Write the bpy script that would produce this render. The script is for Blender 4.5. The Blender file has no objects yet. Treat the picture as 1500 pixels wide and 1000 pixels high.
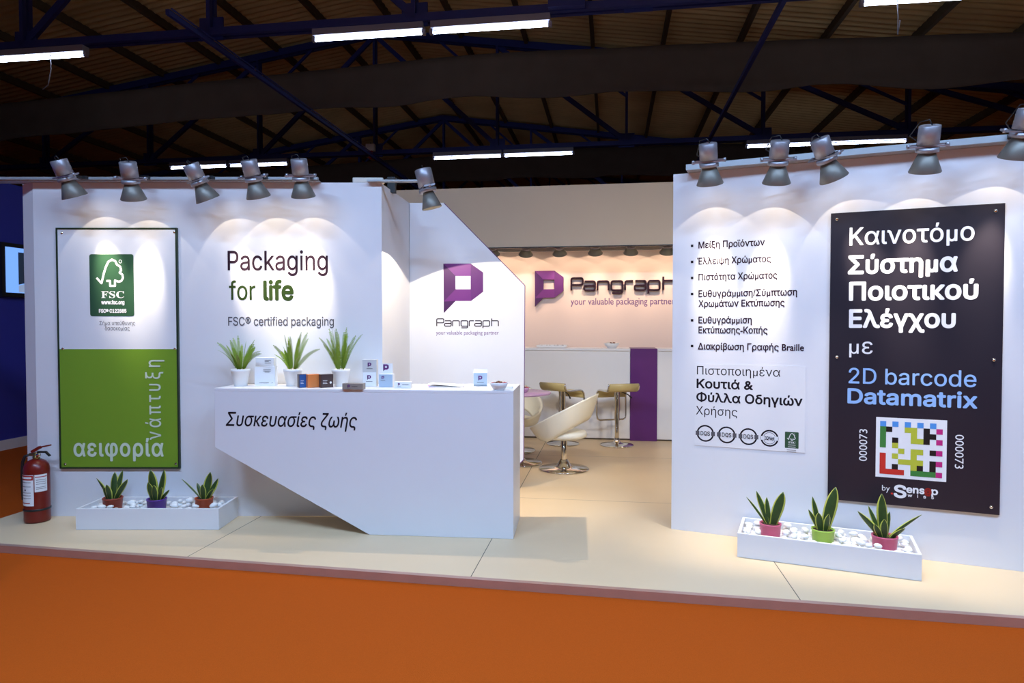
import bpy, bmesh, math, os, random
from math import sin, cos, pi, radians as R
from mathutils import Vector, Matrix
from mathutils.geometry import delaunay_2d_cdt

# ------------------------------------------------------------------ camera, world, exposure
S = bpy.context.scene
COL = S.collection
CH, FPX, PITCH, TH = 1.445, 980.0, math.atan(25 / 980.0), R(8.4)     # eye height, focal length (px), pitch, hall axis
cam = bpy.data.cameras.new('camera'); cam.sensor_width = 36; cam.lens = 36 * FPX / 1500
cam_o = bpy.data.objects.new('camera', cam); COL.objects.link(cam_o)
cam_o.location = (0, 0, CH); cam_o.rotation_euler = (pi / 2 - PITCH, 0, 0)
cam.clip_start = .05; cam.clip_end = 300
S.camera = cam_o
vs = S.view_settings
vs.view_transform = 'Standard'; vs.look = 'None'; vs.gamma = 1; vs.use_curve_mapping = False; vs.exposure = 0.0
world = bpy.data.worlds.new('hall_air'); S.world = world; world.use_nodes = True
bg = world.node_tree.nodes['Background']
bg.inputs[0].default_value = (.46, .62, 1.0, 1); bg.inputs[1].default_value = .13
HALL_W, CORE_W, WIDE_W, BACK_W, SIDE_W = 142, 100, 2.3, 15, 120             # lamp powers
COOL, WARM, WARMER = (.42, .66, 1.05), (1.0, .86, .66), (1.0, .72, .50)

# ------------------------------------------------------------------ helpers
def ray(px, py):
    x, y = (px - 750) / FPX, (500 - py) / FPX
    return Vector((x, cos(PITCH) + y * sin(PITCH), -sin(PITCH) + y * cos(PITCH)))
def floor_pt(px, py, z=0.0):
    d = ray(px, py); t = (z - CH) / d.z
    return Vector((d.x * t, d.y * t, z))
def at_depth(px, py, Y):
    d = ray(px, py); t = Y / d.y
    return Vector((d.x * t, Y, CH + d.z * t))
class Plane:                       # a vertical plane: local x along it, local y into it, z up
    def __init__(s, x, y, ang): s.o = Vector((x, y, 0)); s.a = ang; s.e = Vector((cos(ang), sin(ang), 0)); s.n = Vector((-sin(ang), cos(ang), 0))
    def px(s, px, py, off=0.0):
        d = ray(px, py); o = s.o - s.n * off - Vector((0, 0, CH))
        t = o.dot(s.n) / d.dot(s.n)
        p = d * t
        return Vector(((p - (s.o - Vector((0, 0, 0)))).dot(s.e), CH + p.z))
    def w(s, a, z, off=0.0): return s.o + s.e * a - s.n * off + Vector((0, 0, z))
    def wpx(s, px, py, off=0.0):
        q = s.px(px, py, off); return s.w(q.x, q.y, off)
U = Vector((cos(TH), -sin(TH), 0)); V = Vector((sin(TH), cos(TH), 0))
def uv(u, v, z=0.0): return U * u + V * v + Vector((0, 0, z))

def lin(c): return tuple(((x / 255) / 12.92 if x / 255 <= .04045 else ((x / 255 + .055) / 1.055) ** 2.4) for x in c)
MATS = {}
def mat(name, rgb, rough=.5, metal=0.0, noise=0.0, nscale=8.0, bump=0.0, bscale=60.0, emit=0.0, spec=.5, srgb=True, alpha=None, trans=0.0, coat=0.0, tint=None):
    m = bpy.data.materials.new(name); m.use_nodes = True
    nt = m.node_tree; p = nt.nodes['Principled BSDF']
    c = (*(lin(rgb) if srgb else rgb), 1)
    p.inputs['Base Color'].default_value = c; p.inputs['Roughness'].default_value = rough; p.inputs['Metallic'].default_value = metal
    p.inputs['Specular IOR Level'].default_value = spec; p.inputs['Coat Weight'].default_value = coat
    p.inputs['Transmission Weight'].default_value = trans
    m.diffuse_color = c
    if alpha is not None: p.inputs['Alpha'].default_value = alpha
    if emit:
        p.inputs['Emission Color'].default_value = c; p.inputs['Emission Strength'].default_value = emit
    tc = nt.nodes.new('ShaderNodeTexCoord')
    if noise:
        n = nt.nodes.new('ShaderNodeTexNoise'); n.inputs['Scale'].default_value = nscale; n.inputs['Detail'].default_value = 5
        r = nt.nodes.new('ShaderNodeMix'); r.data_type = 'RGBA'
        k = tint or (1 - noise,) * 3
        r.inputs[6].default_value = (c[0] * k[0], c[1] * k[1], c[2] * k[2], 1); r.inputs[7].default_value = tuple(min(1, x * (1 + noise * .5)) for x in c[:3]) + (1,)
        nt.links.new(tc.outputs['Object'], n.inputs['Vector']); nt.links.new(n.outputs['Fac'], r.inputs[0]); nt.links.new(r.outputs[2], p.inputs['Base Color'])
    if bump:
        n2 = nt.nodes.new('ShaderNodeTexNoise'); n2.inputs['Scale'].default_value = bscale; n2.inputs['Detail'].default_value = 3
        b = nt.nodes.new('ShaderNodeBump'); b.inputs['Strength'].default_value = bump; b.inputs['Distance'].default_value = .004
        nt.links.new(tc.outputs['Object'], n2.inputs['Vector']); nt.links.new(n2.outputs['Fac'], b.inputs['Height']); nt.links.new(b.outputs['Normal'], p.inputs['Normal'])
    MATS[name] = m
    return m
M = MATS
mat('white_board', (228, 228, 232), .55, noise=.03, nscale=3, bump=.05, bscale=90)
mat('rear_board', (232, 212, 202), .6, noise=.02, nscale=3)
mat('white_gloss', (232, 232, 235), .35, noise=.02, nscale=5)
mat('fascia_board', (246, 224, 194), .7, noise=.04, nscale=2)
mat('cream_floor', (228, 202, 164), .42, noise=.05, nscale=2.5, bump=.06, bscale=40, spec=.35)
mat('seam_dark', (96, 86, 74), .8, noise=.1)
mat('aluminium', (200, 158, 140), .4, .4, noise=.12, nscale=9)
mat('rail_white', (176, 182, 186), .4, .35, noise=.05)
mat('carpet_orange', (190, 84, 18), .95, noise=.16, nscale=160, bump=.5, bscale=420, spec=.1)
mat('navy_wall', (46, 54, 160), .6, noise=.08, nscale=3)
mat('skirting_white', (225, 225, 228), .5, noise=.03)
mat('lamp_silver', (168, 168, 176), .42, .6, noise=.06, nscale=20)
mat('lamp_shade', (132, 130, 122), .48, .45, noise=.08, nscale=25)
mat('shade_grey', (150, 158, 152), .5, .2, noise=.06)
mat('lamp_glow', (255, 240, 215), .3, emit=9, noise=0.0)
mat('chrome', (225, 222, 214), .09, 1, noise=.03)
mat('dark_plastic', (26, 26, 28), .45, noise=.1)
mat('truss_blue', (46, 58, 132), .5, .1, noise=.15, nscale=4)
mat('roof_sheet', (232, 204, 140), .85, noise=.3, nscale=1.2, bump=.1, bscale=12)
mat('purlin_brown', (96, 80, 54), .8, noise=.2)
mat('hall_dark', (48, 42, 40), .9, noise=.15, nscale=.6)
mat('black_cloth', (100, 89, 80), .95, noise=.25, nscale=3, bump=.3, bscale=8, spec=.1)
mat('tube_light', (214, 228, 255), .3, emit=24)
mat('batten_white', (150, 150, 165), .5, noise=.05)
mat('ink_black', (30, 24, 32), .6, spec=.12, noise=.03)
mat('ink_plum', (44, 26, 40), .6, spec=.12, noise=.03)
mat('ink_grey', (92, 90, 96), .6, spec=.12, noise=.03)
mat('ink_olive', (46, 66, 28), .6, spec=.12, noise=.03)
mat('ink_white', (240, 240, 242), .5, noise=.01)
mat('ink_blue', (150, 190, 240), .5, noise=.02)
mat('ink_violet', (124, 88, 140), .6, spec=.12, noise=.03)
mat('ink_pale', (205, 220, 200), .5, noise=.02)
mat('sign_white', (226, 228, 234), .3, noise=.02)
mat('sign_green', (118, 156, 46), .35, noise=.05, nscale=4)
mat('sign_frame', (34, 52, 34), .4, noise=.05)
mat('emblem_green', (50, 86, 62), .35, noise=.06)
mat('sign_charcoal', (40, 36, 46), .34, noise=.06, nscale=3)
mat('purple_bar', (92, 34, 112), .35, noise=.06)
for k, c in {'purple_a': (108, 44, 120), 'purple_b': (80, 32, 94), 'purple_c': (122, 56, 134), 'purple_d': (68, 26, 82), 'purple_e': (96, 40, 110)}.items(): mat(k, c, .4, noise=.06, nscale=12)
for k, c in {'code_blue': (80, 150, 225), 'code_green': (60, 130, 60), 'code_red': (205, 50, 40), 'code_yellow': (190, 195, 60), 'code_black': (25, 20, 20), 'code_magenta': (195, 40, 125)}.items(): mat(k, c, .45, noise=.02)
mat('at_red', (150, 30, 24), .45, noise=.03)
mat('leaf_dark', (52, 78, 34), .4, noise=.45, nscale=45)
mat('leaf_edge', (190, 196, 84), .42, noise=.15, nscale=20)
mat('fern_green', (132, 162, 48), .5, noise=.3, nscale=25)
mat('soil', (62, 40, 28), .95, noise=.4, nscale=60, bump=.8, bscale=150)
mat('pot_white', (236, 236, 236), .35, noise=.02)
mat('pot_terracotta', (158, 62, 40), .45, noise=.08)
mat('pot_purple', (92, 46, 150), .4, noise=.06)
mat('pot_orange', (186, 78, 34), .45, noise=.08)
mat('pot_pink', (206, 92, 128), .4, noise=.06)
mat('pot_lime', (168, 206, 84), .4, noise=.06)
mat('pebble_white', (238, 238, 236), .45, noise=.06, nscale=30)
mat('red_paint', (116, 25, 15), .32, noise=.12, nscale=6)
mat('red_print', (180, 34, 30), .5, noise=.04)
mat('brass', (170, 150, 90), .3, .9, noise=.1)
mat('seat_cream', (200, 182, 126), .35, noise=.05)
mat('shell_white', (236, 234, 220), .38, noise=.03)
mat('lilac_top', (196, 160, 205), .25, noise=.04)
mat('screen_blue', (120, 170, 245), .3, emit=1.0)
mat('screen_dark', (40, 52, 70), .3, emit=.5)
mat('screen_mid', (150, 170, 200), .3, emit=.7)
mat('card_white', (236, 238, 240), .5, noise=.02)
mat('card_clear', (238, 240, 242), .35, noise=.02)
mat('card_blue', (42, 92, 160), .4, noise=.06)
mat('card_orange', (226, 134, 72), .4, noise=.06)
mat('card_brown', (74, 58, 58), .4, noise=.06)
mat('card_taupe', (150, 140, 130), .45, noise=.06)
mat('card_grey', (176, 196, 216), .45, noise=.04)
mat('card_silver', (206, 206, 206), .4, noise=.04)
mat('folder_violet', (190, 120, 200), .4, noise=.06)
mat('candy_red', (190, 50, 60), .4, noise=.1); mat('candy_white', (236, 226, 214), .4, noise=.1); mat('candy_brown', (120, 70, 40), .5, noise=.2)
mat('junction_white', (225, 222, 212), .5, noise=.04)

class MB:
    def __init__(s): s.v = []; s.f = []; s.mi = []; s.ms = []; s.cur = 0; s.sm = []
    def use(s, m):
        if m not in s.ms: s.ms.append(m)
        s.cur = s.ms.index(m); return s
    def face(s, idx, smooth=False): s.f.append(idx); s.mi.append(s.cur); s.sm.append(smooth)
    def add(s, verts, faces, smooth=False):
        b = len(s.v); s.v += [tuple(x) for x in verts]
        for f in faces: s.face([b + i for i in f], smooth)
    def box(s, x0, y0, z0, x1, y1, z1, mtx=None):
        vv = [Vector((x, y, z)) for z in (z0, z1) for y in (y0, y1) for x in (x0, x1)]
        if mtx: vv = [mtx @ q for q in vv]
        s.add(vv, [(0, 2, 3, 1), (4, 5, 7, 6), (0, 1, 5, 4), (2, 6, 7, 3), (0, 4, 6, 2), (1, 3, 7, 5)])
        return s
    def bar(s, a, b, w, h):        # square bar from a to b
        a, b = Vector(a), Vector(b); d = (b - a); L = d.length; d /= L
        up = Vector((0, 0, 1)) if abs(d.z) < .95 else Vector((0, 1, 0))
        x = d.cross(up).normalized(); y = x.cross(d)
        vv = [p + x * i * w / 2 + y * j * h / 2 for p in (a, b) for i, j in ((-1, -1), (1, -1), (1, 1), (-1, 1))]
        s.add(vv, [(3, 2, 1, 0), (4, 5, 6, 7), (0, 1, 5, 4), (1, 2, 6, 5), (2, 3, 7, 6), (3, 0, 4, 7)])
        return s
    def lathe(s, prof, n=24, c=(0, 0, 0), cap0=False, cap1=False, mtx=None):
        b = len(s.v)
        for r, z in prof:
            for i in range(n):
                a = 2 * pi * i / n; q = Vector((c[0] + r * cos(a), c[1] + r * sin(a), c[2] + z))
                s.v.append(tuple(mtx @ q if mtx else q))
        for k in range(len(prof) - 1):
            for i in range(n):
                j = (i + 1) % n
                s.face([b + k * n + i, b + k * n + j, b + (k + 1) * n + j, b + (k + 1) * n + i], True)
        if cap0: s.face([b + i for i in reversed(range(n))])
        if cap1: s.face([b + (len(prof) - 1) * n + i for i in range(n)])
        return s
    def tube(s, path, r, n=8, closed=False):
        P = [Vector(p) for p in path]; b = len(s.v); m = len(P); rs = r if isinstance(r, (list, tuple)) else [r] * m
        prev = None
        for k, p in enumerate(P):
            t = (P[(k + 1) % m] - P[k - 1]) if closed else (P[min(k + 1, m - 1)] - P[max(k - 1, 0)])
            t.normalize()
            ref = prev if prev is not None else (Vector((0, 0, 1)) if abs(t.z) < .9 else Vector((1, 0, 0)))
            x = (ref - t * ref.dot(t)); x.normalize(); y = t.cross(x); prev = x
            for i in range(n):
                a = 2 * pi * i / n; s.v.append(tuple(p + (x * cos(a) + y * sin(a)) * rs[k]))
        for k in range(m if closed else m - 1):
            k2 = (k + 1) % m
            for i in range(n):
                j = (i + 1) % n; s.face([b + k * n + i, b + k * n + j, b + k2 * n + j, b + k2 * n + i], True)
        if not closed:
            s.face([b + i for i in reversed(range(n))]); s.face([b + (m - 1) * n + i for i in range(n)])
        return s
    def prism(s, poly, y0, y1):    # polygon in (x,z), extruded along y; CCW seen from -y
        n = len(poly)
        s.add([(x, y0, z) for x, z in poly] + [(x, y1, z) for x, z in poly],
              [list(range(n)), list(reversed(range(n, 2 * n)))] + [[(i + 1) % n, i, n + i, n + (i + 1) % n] for i in range(n)])
        return s
    def prism_z(s, poly, z0, z1):  # polygon in (x,y) CCW from above
        n = len(poly)
        s.add([(x, y, z1) for x, y in poly] + [(x, y, z0) for x, y in poly],
              [list(range(n)), list(reversed(range(n, 2 * n)))] + [[(i + 1) % n, i, n + i, n + (i + 1) % n] for i in range(n)])
        return s
    def flat(s, poly, y): s.add([(x, y, z) for x, z in poly], [list(range(len(poly)))]); return s
    def stroke(s, path, w, y0, y1=None):   # ribbon in the (x,z) plane with round joints
        P = [Vector(p) for p in path]
        for ks, (a, b) in enumerate(zip(P, P[1:])):
            d = b - a
            if d.length < 1e-7: continue
            d.normalize(); n = Vector((-d.y, d.x)) * w / 2
            q = [a - n, b - n, b + n, a + n]
            if y1 is None: s.flat([tuple(v) for v in q], y0 - 3e-5 * (ks % 2))
            else: s.prism([tuple(v) for v in q], y0 - 2e-4 * (ks % 2), y1)
        for ks, p in enumerate(P[1:-1]):
            q = [(p.x + w / 2 * cos(2 * pi * i / 10), p.y + w / 2 * sin(2 * pi * i / 10)) for i in range(10)]
            if y1 is None: s.flat(q, y0 - 6e-5 - 3e-5 * (ks % 3))
            else: s.prism(q, y0 - 4e-4 - 2e-4 * (ks % 3), y1)
        return s
    def build(s, name, m=None, parent=None, **kw):
        me = bpy.data.meshes.new(name); me.from_pydata(s.v, [], s.f)
        ms = s.ms if s.ms else [m]
        for x in ms: me.materials.append(M[x] if isinstance(x, str) else x)
        me.polygons.foreach_set('material_index', s.mi if s.ms else [0] * len(s.f))
        me.polygons.foreach_set('use_smooth', s.sm); me.update()
        o = bpy.data.objects.new(name, me); COL.objects.link(o)
        if parent: o.parent = parent
        return tag(o, **kw)
def tag(o, label=None, cat=None, group=None, kind=None):
    for k, v in (('label', label), ('category', cat), ('group', group), ('kind', kind)):
        if v: o[k] = v
    return o
def thing(name, label, cat, loc=(0, 0, 0), rz=0.0, group=None):
    o = bpy.data.objects.new(name, None); COL.objects.link(o); o.empty_display_size = .1
    o.location = loc; o.rotation_euler = (0, 0, rz)
    return tag(o, label, cat, group)
def copy_tree(o, parent=None):
    c = o.copy(); COL.objects.link(c); c.parent = parent
    for ch in list(o.children): copy_tree(ch, c)
    return c
def bevel(o, w=.004, seg=2):
    m = o.modifiers.new('bevel', 'BEVEL'); m.width = w; m.segments = seg; m.limit_method = 'ANGLE'; m.angle_limit = R(40); return o
def on_plane(o, pl, z=0.0): o.location = pl.w(0, z); o.rotation_euler = (0, 0, pl.a); return o

# ---- lettering: outlines of a font turned into flat meshes
try: INTER = bpy.data.fonts.load(os.path.join(bpy.utils.system_resource('DATAFILES', path='fonts'), 'Inter.woff2'))
except Exception: INTER = None
_tc = {}
def raw_text(body, font=None, shear=0.0, space=1.0):
    key = (body, font and font.name, shear, space)
    if key in _tc: return _tc[key]
    c = bpy.data.curves.new('t', 'FONT'); c.body = body; c.fill_mode = 'NONE'; c.resolution_u = 3; c.shear = shear; c.space_character = space
    if font: c.font = font
    o = bpy.data.objects.new('t', c); COL.objects.link(o)
    me = o.to_mesh(); vv = [Vector((v.co.x, v.co.y)) for v in me.vertices]; ee = [tuple(e.vertices) for e in me.edges]
    o.to_mesh_clear(); bpy.data.objects.remove(o); bpy.data.curves.remove(c)
    nb = {}
    for a, b in ee: nb.setdefault(a, []).append(b); nb.setdefault(b, []).append(a)
    seen = set(); loops = []
    for a in range(len(vv)):
        if a in seen or a not in nb: continue
        lp = [a]; seen.add(a)
        while True:
            nx = sorted(q for q in nb[lp[-1]] if q not in seen)
            if not nx: break
            lp.append(nx[0]); seen.add(nx[0])
        if len(lp) > 2: loops.append(lp)
    segs = [(vv[p], vv[q]) for lp in loops for p, q in zip(lp, lp[1:] + lp[:1])]
    # glyph by glyph: outlines whose horizontal extents overlap belong together
    ext = sorted((min(vv[i].x for i in lp), max(vv[i].x for i in lp), lp) for lp in loops); cl = []
    for lo, hi, lp in ext:
        if cl and lo < cl[-1][0] - 1e-5: cl[-1][1].append(lp); cl[-1][0] = max(cl[-1][0], hi)
        else: cl.append([hi, [lp]])
    V_, F_ = [], []
    for _, lps in cl:
        pts = []; ed = []
        for lp in lps:
            b = len(pts); pts += [vv[i] for i in lp]; ed += [(b + i, b + (i + 1) % len(lp)) for i in range(len(lp))]
        r = delaunay_2d_cdt(pts, ed, [], 0, 1e-6)
        sg_ = [(pts[p], pts[q]) for p, q in ed]; b = len(V_); V_ += [tuple(v) for v in r[0]]
        for f in r[2]:
            c = sum((r[0][i] for i in f), Vector((0, 0))) / len(f); wn = 0
            for p, q in sg_:
                if (p.x <= c.x) != (q.x <= c.x):
                    if p.y + (q.y - p.y) * (c.x - p.x) / (q.x - p.x) > c.y: wn += 1 if q.x > p.x else -1
            if wn: F_.append(tuple(b + i for i in f))
    out = (V_, F_)
    _tc[key] = out
    return out
def cap_of(font, ref='H'):
    v, _ = raw_text(ref, font); return max(p[1] for p in v)
def put_text(mb, body, x0, z0, width, cap, font=None, bold=0.0, shear=0.0, y=-.0012, ref='H', rot=0, space=1.0):
    """lettering in the plane: left end x0, baseline z0, given width and capital height (metres); rot in quarter turns"""
    v, f = raw_text(body, font, shear, space)
    lo = min(p[0] for p in v); hi = max(p[0] for p in v)
    kx, ky = width / (hi - lo), cap / cap_of(font, ref)
    b = bold * cap
    offs = [(0, 0)] if not b else [(b * cos(i * pi / 4), b * sin(i * pi / 4)) for i in range(8)]
    ca, sa = (1, 0, -1, 0)[rot % 4], (0, 1, 0, -1)[rot % 4]
    for kk, (ox, oz) in enumerate(offs):
        q = []
        for px, pz in v:
            a, c = (px - lo) * kx + ox, pz * ky + oz
            q.append((x0 + a * ca - c * sa, y - 6e-5 * kk, z0 + a * sa + c * ca))
        mb.add(q, f)
def line(mb, pl, body, xa, ya, xb, yb, cap_px, **kw):
    """one line of lettering from its left and right ends on the baseline as seen in the photograph"""
    a, b = pl.px(xa, ya), pl.px(xb, yb); t = pl.px(xa, ya - cap_px)
    m = b - a
    n0 = len(mb.v)
    put_text(mb, body, a.x, (a.y + b.y) / 2, b.x - a.x, t.y - a.y, **kw)
    return n0
def rounded(path, r, n=4):
    out = [Vector(path[0])]
    for a, b, c in zip(path, path[1:], path[2:]):
        a, b, c = Vector(a), Vector(b), Vector(c)
        p, q = b + (a - b).normalized() * min(r, (a - b).length / 2), b + (c - b).normalized() * min(r, (c - b).length / 2)
        for i in range(n + 1):
            t = i / n; out.append(p * (1 - t) ** 2 + b * 2 * t * (1 - t) + q * t * t)
    return out + [Vector(path[-1])]
PAN = [(0, [[(0, 0), (0, 1), (.9, 1), (.9, .45), (0, .45)]]), (1.0, [[(.05, .73), (.85, .73), (.85, 0), (0, 0), (0, .37), (.85, .37)]]),
       (2.03, [[(0, 0), (0, .73), (.85, .73), (.85, 0)]]), (3.1, [[(.85, 0), (0, 0), (0, .73), (.85, .73), (.85, -.23), (.05, -.23)]]),
       (4.15, [[(0, 0), (0, .73), (.6, .73)]]), (4.86, [[(.05, .73), (.85, .73), (.85, 0), (0, 0), (0, .37), (.85, .37)]]),
       (5.91, [[(0, -.27), (0, .73), (.85, .73), (.85, 0), (0, 0)]]), (7.03, [[(0, 0), (0, 1.05)], [(0, .73), (.85, .73), (.85, 0)]])]
def company_word(mb, x0, z0, width, cap, wt, y0, y1=None):
    kx = width / 7.88
    for adv, paths in PAN:
        for p in paths:
            mb.stroke(rounded([(x0 + (adv + a) * kx, z0 + b * cap) for a, b in p], .16 * cap), wt, y0, y1)
def company_mark(mb, pts, y0, y1=None, edge='purple_b'):
    """folded-ribbon P: pts maps names to plane coordinates"""
    p = pts
    fac = [('purple_c', ['tl', 'hl', 'hr', 'tr']), ('purple_b', ['tl', 'bl', 'gl', 'hl']), ('purple_a', ['gl', 'bl', 'bm', 'br', 'gr']), ('purple_e', ['tr', 'hr', 'gr', 'br', 'r2', 'r1']), ('purple_d', ['bl', 'tail', 'bm'])]
    for m, ks in fac:
        mb.use(m); q = [p[k] for k in ks]
        ar = sum(a[0] * b[1] - b[0] * a[1] for a, b in zip(q, q[1:] + q[:1]))
        if ar < 0: q = q[::-1]
        if y1 is None: mb.flat(q, y0)
        else: mb.prism(q, y0, y1)
def mark_points(x, z, h):
    """P of height h with its top left corner at (x, z)"""
    k = h / 242.0; g = lambda a, b: (x + (a - 298) * k, z - (b - 520) * k)
    return dict(tl=g(298, 520), tr=g(432, 520), r1=g(492, 563), r2=g(492, 657), br=g(433, 702), bm=g(357, 702), bl=g(299, 705), tail=g(299, 762), hl=g(357, 580), hr=g(431, 580), gl=g(357, 645), gr=g(431, 645))
TREE = [(210, 360), (275, 420), (290, 372), (308, 310), (335, 240), (370, 180), (418, 157), (462, 172), (486, 212), (528, 235), (540, 275), (520, 302), (556, 325), (563, 362), (540, 395), (505, 404), (455, 390), (455, 450), (390, 450), (390, 395), (340, 395)]
def tree_emblem(name, parent, x0, z0, x1, z1, y, words=True):
    """dark green plate with a tick-tree outline and the certificate wording"""
    g = lambda a, b: (x0 + (a - 115) / 590 * (x1 - x0), z1 - (b - 95) / 695 * (z1 - z0))
    mb = MB(); r = .05 * (x1 - x0); cs = [(x0 + r, z0 + r, pi), (x1 - r, z0 + r, 1.5 * pi), (x1 - r, z1 - r, 0), (x0 + r, z1 - r, pi / 2)]
    mb.use('emblem_green').prism([(cx + r * cos(a0 + i * pi / 8), cz + r * sin(a0 + i * pi / 8)) for cx, cz, a0 in cs for i in range(5)], y, 0)
    plate = mb.build(name, None, parent); mb = MB()
    k = (x1 - x0) / 590; mb.use('ink_white'); y -= .0012
    mb.stroke([g(*p) for p in TREE], 27 * k, y)
    mb.build('tree_mark', None, plate); mb = MB().use('ink_white')
    ring = [g(530 + 18 * cos(i * pi / 6), 177 + 18 * sin(i * pi / 6)) for i in range(13)]; mb.stroke(ring, 7 * k, y)
    a = g(268, 585); put_text(mb, '\U0001D405\U0001D412\U0001D402', a[0], a[1], 307 * k, 88 * k, y=y, ref='\U0001D405')
    if words:
        a = g(270, 655); put_text(mb, 'www.fsc.org', a[0], a[1], 305 * k, 50 * k, font=INTER, bold=.06, y=y)
        a = g(237, 750); put_text(mb, 'FSC® C122885', a[0], a[1], 363 * k, 46 * k, font=INTER, bold=.07, y=y)
    else:
        for zz in (650, 735): mb.stroke([g(260, zz), g(580, zz)], 22 * k, y)
    mb.build('lettering', None, plate)
    return plate

# ------------------------------------------------------------------ the hall: carpet, roof, far walls
mb = MB(); q = [(-24, -12), (15, -12), (15, 48), (-24, 48)]
mb.prism_z([tuple(uv(*a).xy) for a in q], -.15, -.048); mb.build('floor', 'carpet_orange', kind='structure')
RU, RZ, RS = -5.0, 7.65, .145          # ridge position, height, slope
mb = MB(); pitch = .178; vs_ = []; v = -12.0
while v < 48: vs_.append(v); v += pitch / 6
us = [-24, -5.0, 15]
for i, u in enumerate(us):
    for k, v in enumerate(vs_):
        mb.v.append((u, v, RZ + .2 - RS * abs(u - RU) + .036 * sin(2 * pi * (v + 12) / pitch)))
n = len(vs_)
for i in range(2):
    for k in range(n - 1): mb.face([i * n + k, i * n + k + 1, (i + 1) * n + k + 1, (i + 1) * n + k], True)
roof = mb.build('ceiling', 'roof_sheet', kind='structure'); roof.rotation_euler = (0, 0, -TH)
sol = roof.modifiers.new('thick', 'SOLIDIFY'); sol.thickness = .02; sol.offset = 1
u = -23.5
while u < 15:
    z = RZ + .09 - RS * abs(u - RU); MB().bar((u, -12, z), (u, 47.9, z), .07, .15).build('purlin', 'purlin_brown', roof); u += 1.36
for nm, a, b in (('wall_back', (-24, 48), (15, 48.2)), ('wall_left', (-24.2, -2), (-24, 48)), ('wall_right', (15, -2), (15.2, 48))):
    q = [uv(a[0], a[1]), uv(b[0], a[1]), uv(b[0], b[1]), uv(a[0], b[1])]
    MB().prism_z([tuple(p.xy) for p in q], -.1, 8).build(nm, 'hall_dark', kind='structure')

def truss(v, label):
    t = thing('roof_truss', label, 'roof truss', uv(RU, v, 5.05), -TH, 'blue steel roof trusses')
    u0, u1 = -18.6, 19.6
    MB().bar((u0, -.05, .06), (u1, -.05, .06), .06, .09).bar((u0, .05, .06), (u1, .05, .06), .06, .09).build('bottom_chord', 'truss_blue', t)
    top = lambda u: 2.6 - RS * abs(u)
    for s, e in ((-1, u0), (1, u1)):
        MB().bar((0, -.06, 2.6), (e, -.06, top(e)), .07, .14).bar((0, .06, 2.6), (e, .06, top(e)), .07, .14).build('rafter', 'truss_blue', t)
    k = 0; us = [2.65 * i for i in range(-7, 8)]
    for i, u in enumerate(us):
        if abs(u) > 18.5 or top(u) < .2: continue
        MB().bar((u, -.05, .05), (u, -.05, top(u)), .05, .06).bar((u, .05, .05), (u, .05, top(u)), .05, .06).build('vertical_post', 'truss_blue', t)
        MB().box(u - .16, -.012, -.02, u + .16, .012, .26).build('gusset', 'truss_blue', t)
        w = u + (2.65 if u < 0 else -2.65)
        if u != 0: MB().bar((u, 0, .1), (w, 0, top(w) - .05), .06, .09).build('diagonal_brace', 'truss_blue', t)
        w2 = u + (1.3 if u < 0 else -1.3)
        if u != 0: MB().bar((u, 0, top(u) * .55), (w2, 0, top(w2)), .04, .05).build('strut', 'truss_blue', t)
    return t
truss(7.9, 'blue steel roof truss nearest the stand, two bright tube lights hanging from it')
truss(13.85, 'blue steel roof truss right behind the wide black cloth valance')
truss(19.8, 'blue steel roof truss far behind the first valance with a second cloth on it')
truss(25.8, 'most distant blue steel roof truss, barely visible in the dark hall')

def fixture(v, xa, xb, ypx, label, dz=0.0):
    pl = Plane(*(V * v).xy, -TH); a, b = pl.px(xa, ypx), pl.px(xb, ypx); L = b.x - a.x
    t = thing('fluorescent_light', label, 'tube light', uv((a.x + b.x) / 2, v, 4.985 + dz), -TH, 'tube lights under the roof trusses')
    MB().box(-L / 2, -.06, .0, L / 2, .06, .08).build('housing', 'batten_white', t)
    MB().tube([(-L / 2 + .03, 0, -.04), (L / 2 - .03, 0, -.04)], .016, 10).build('tube', 'tube_light', t)
    for s in (-1, 1): MB().box(s * L / 2 - .02, -.025, -.06, s * L / 2 + .02, .025, .0).build('end_cap', 'batten_white', t)
    return t
fx = [(7.9, -40, 126, 95, 'tube light on the near truss, high above the fire extinguisher', 0),
      (7.9, 460, 621, 47, 'bright tube light over the reception counter, shorter of the central pair on near truss', 0),
      (7.9, 632, 806, 33, 'bright tube light above the angled white partition, on near truss', 0),
      (7.9, 1262, 1468, 5, 'tube light on the near truss above the charcoal sign, with dangling cord', 0),
      (7.9, 1484, 1680, 0, 'tube light cut by the picture corner, next to the one above the charcoal sign', 0),
      (13.85, 250, 333, 245, 'small distant tube light above the slogan wall, beside its twin', 0),
      (13.85, 337, 422, 239, 'small distant tube light just above the last spotlights of the slogan wall', 0),
      (13.85, 635, 735, 224, 'far tube light over the grey fascia, nearer the tilted single spotlight', 0),
      (13.85, 738, 840, 219, 'far tube light over the grey fascia, above the folded ribbon logo', 0),
      (13.85, 1093, 1209, 213, 'far tube light seen just over the bullet list wall', 0),
      (13.85, 1213, 1328, 212, 'far tube light seen between two spotlights over the charcoal sign', 0)]
FX = [fixture(*a) for a in fx]
for k, x, dx in ((0, .35, -.12), (3, -.35, .03)):
    MB().tube([(x, -.03, -.02), (x + .01, -.03, -.2), (x + dx * .3, -.03, -.4), (x + dx, -.03, -.46 if k == 0 else -.25)], .006, 6).build('cord', 'batten_white', FX[k])
pl = Plane(*(V * 7.75).xy, -TH); a, b = pl.px(803, 12), pl.px(857, 12)
bp = thing('metal_box', 'blue metal box fixed on the near truss above the ribbon logo', 'metal box', pl.w((a.x + b.x) / 2, a.y), -TH)
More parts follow.
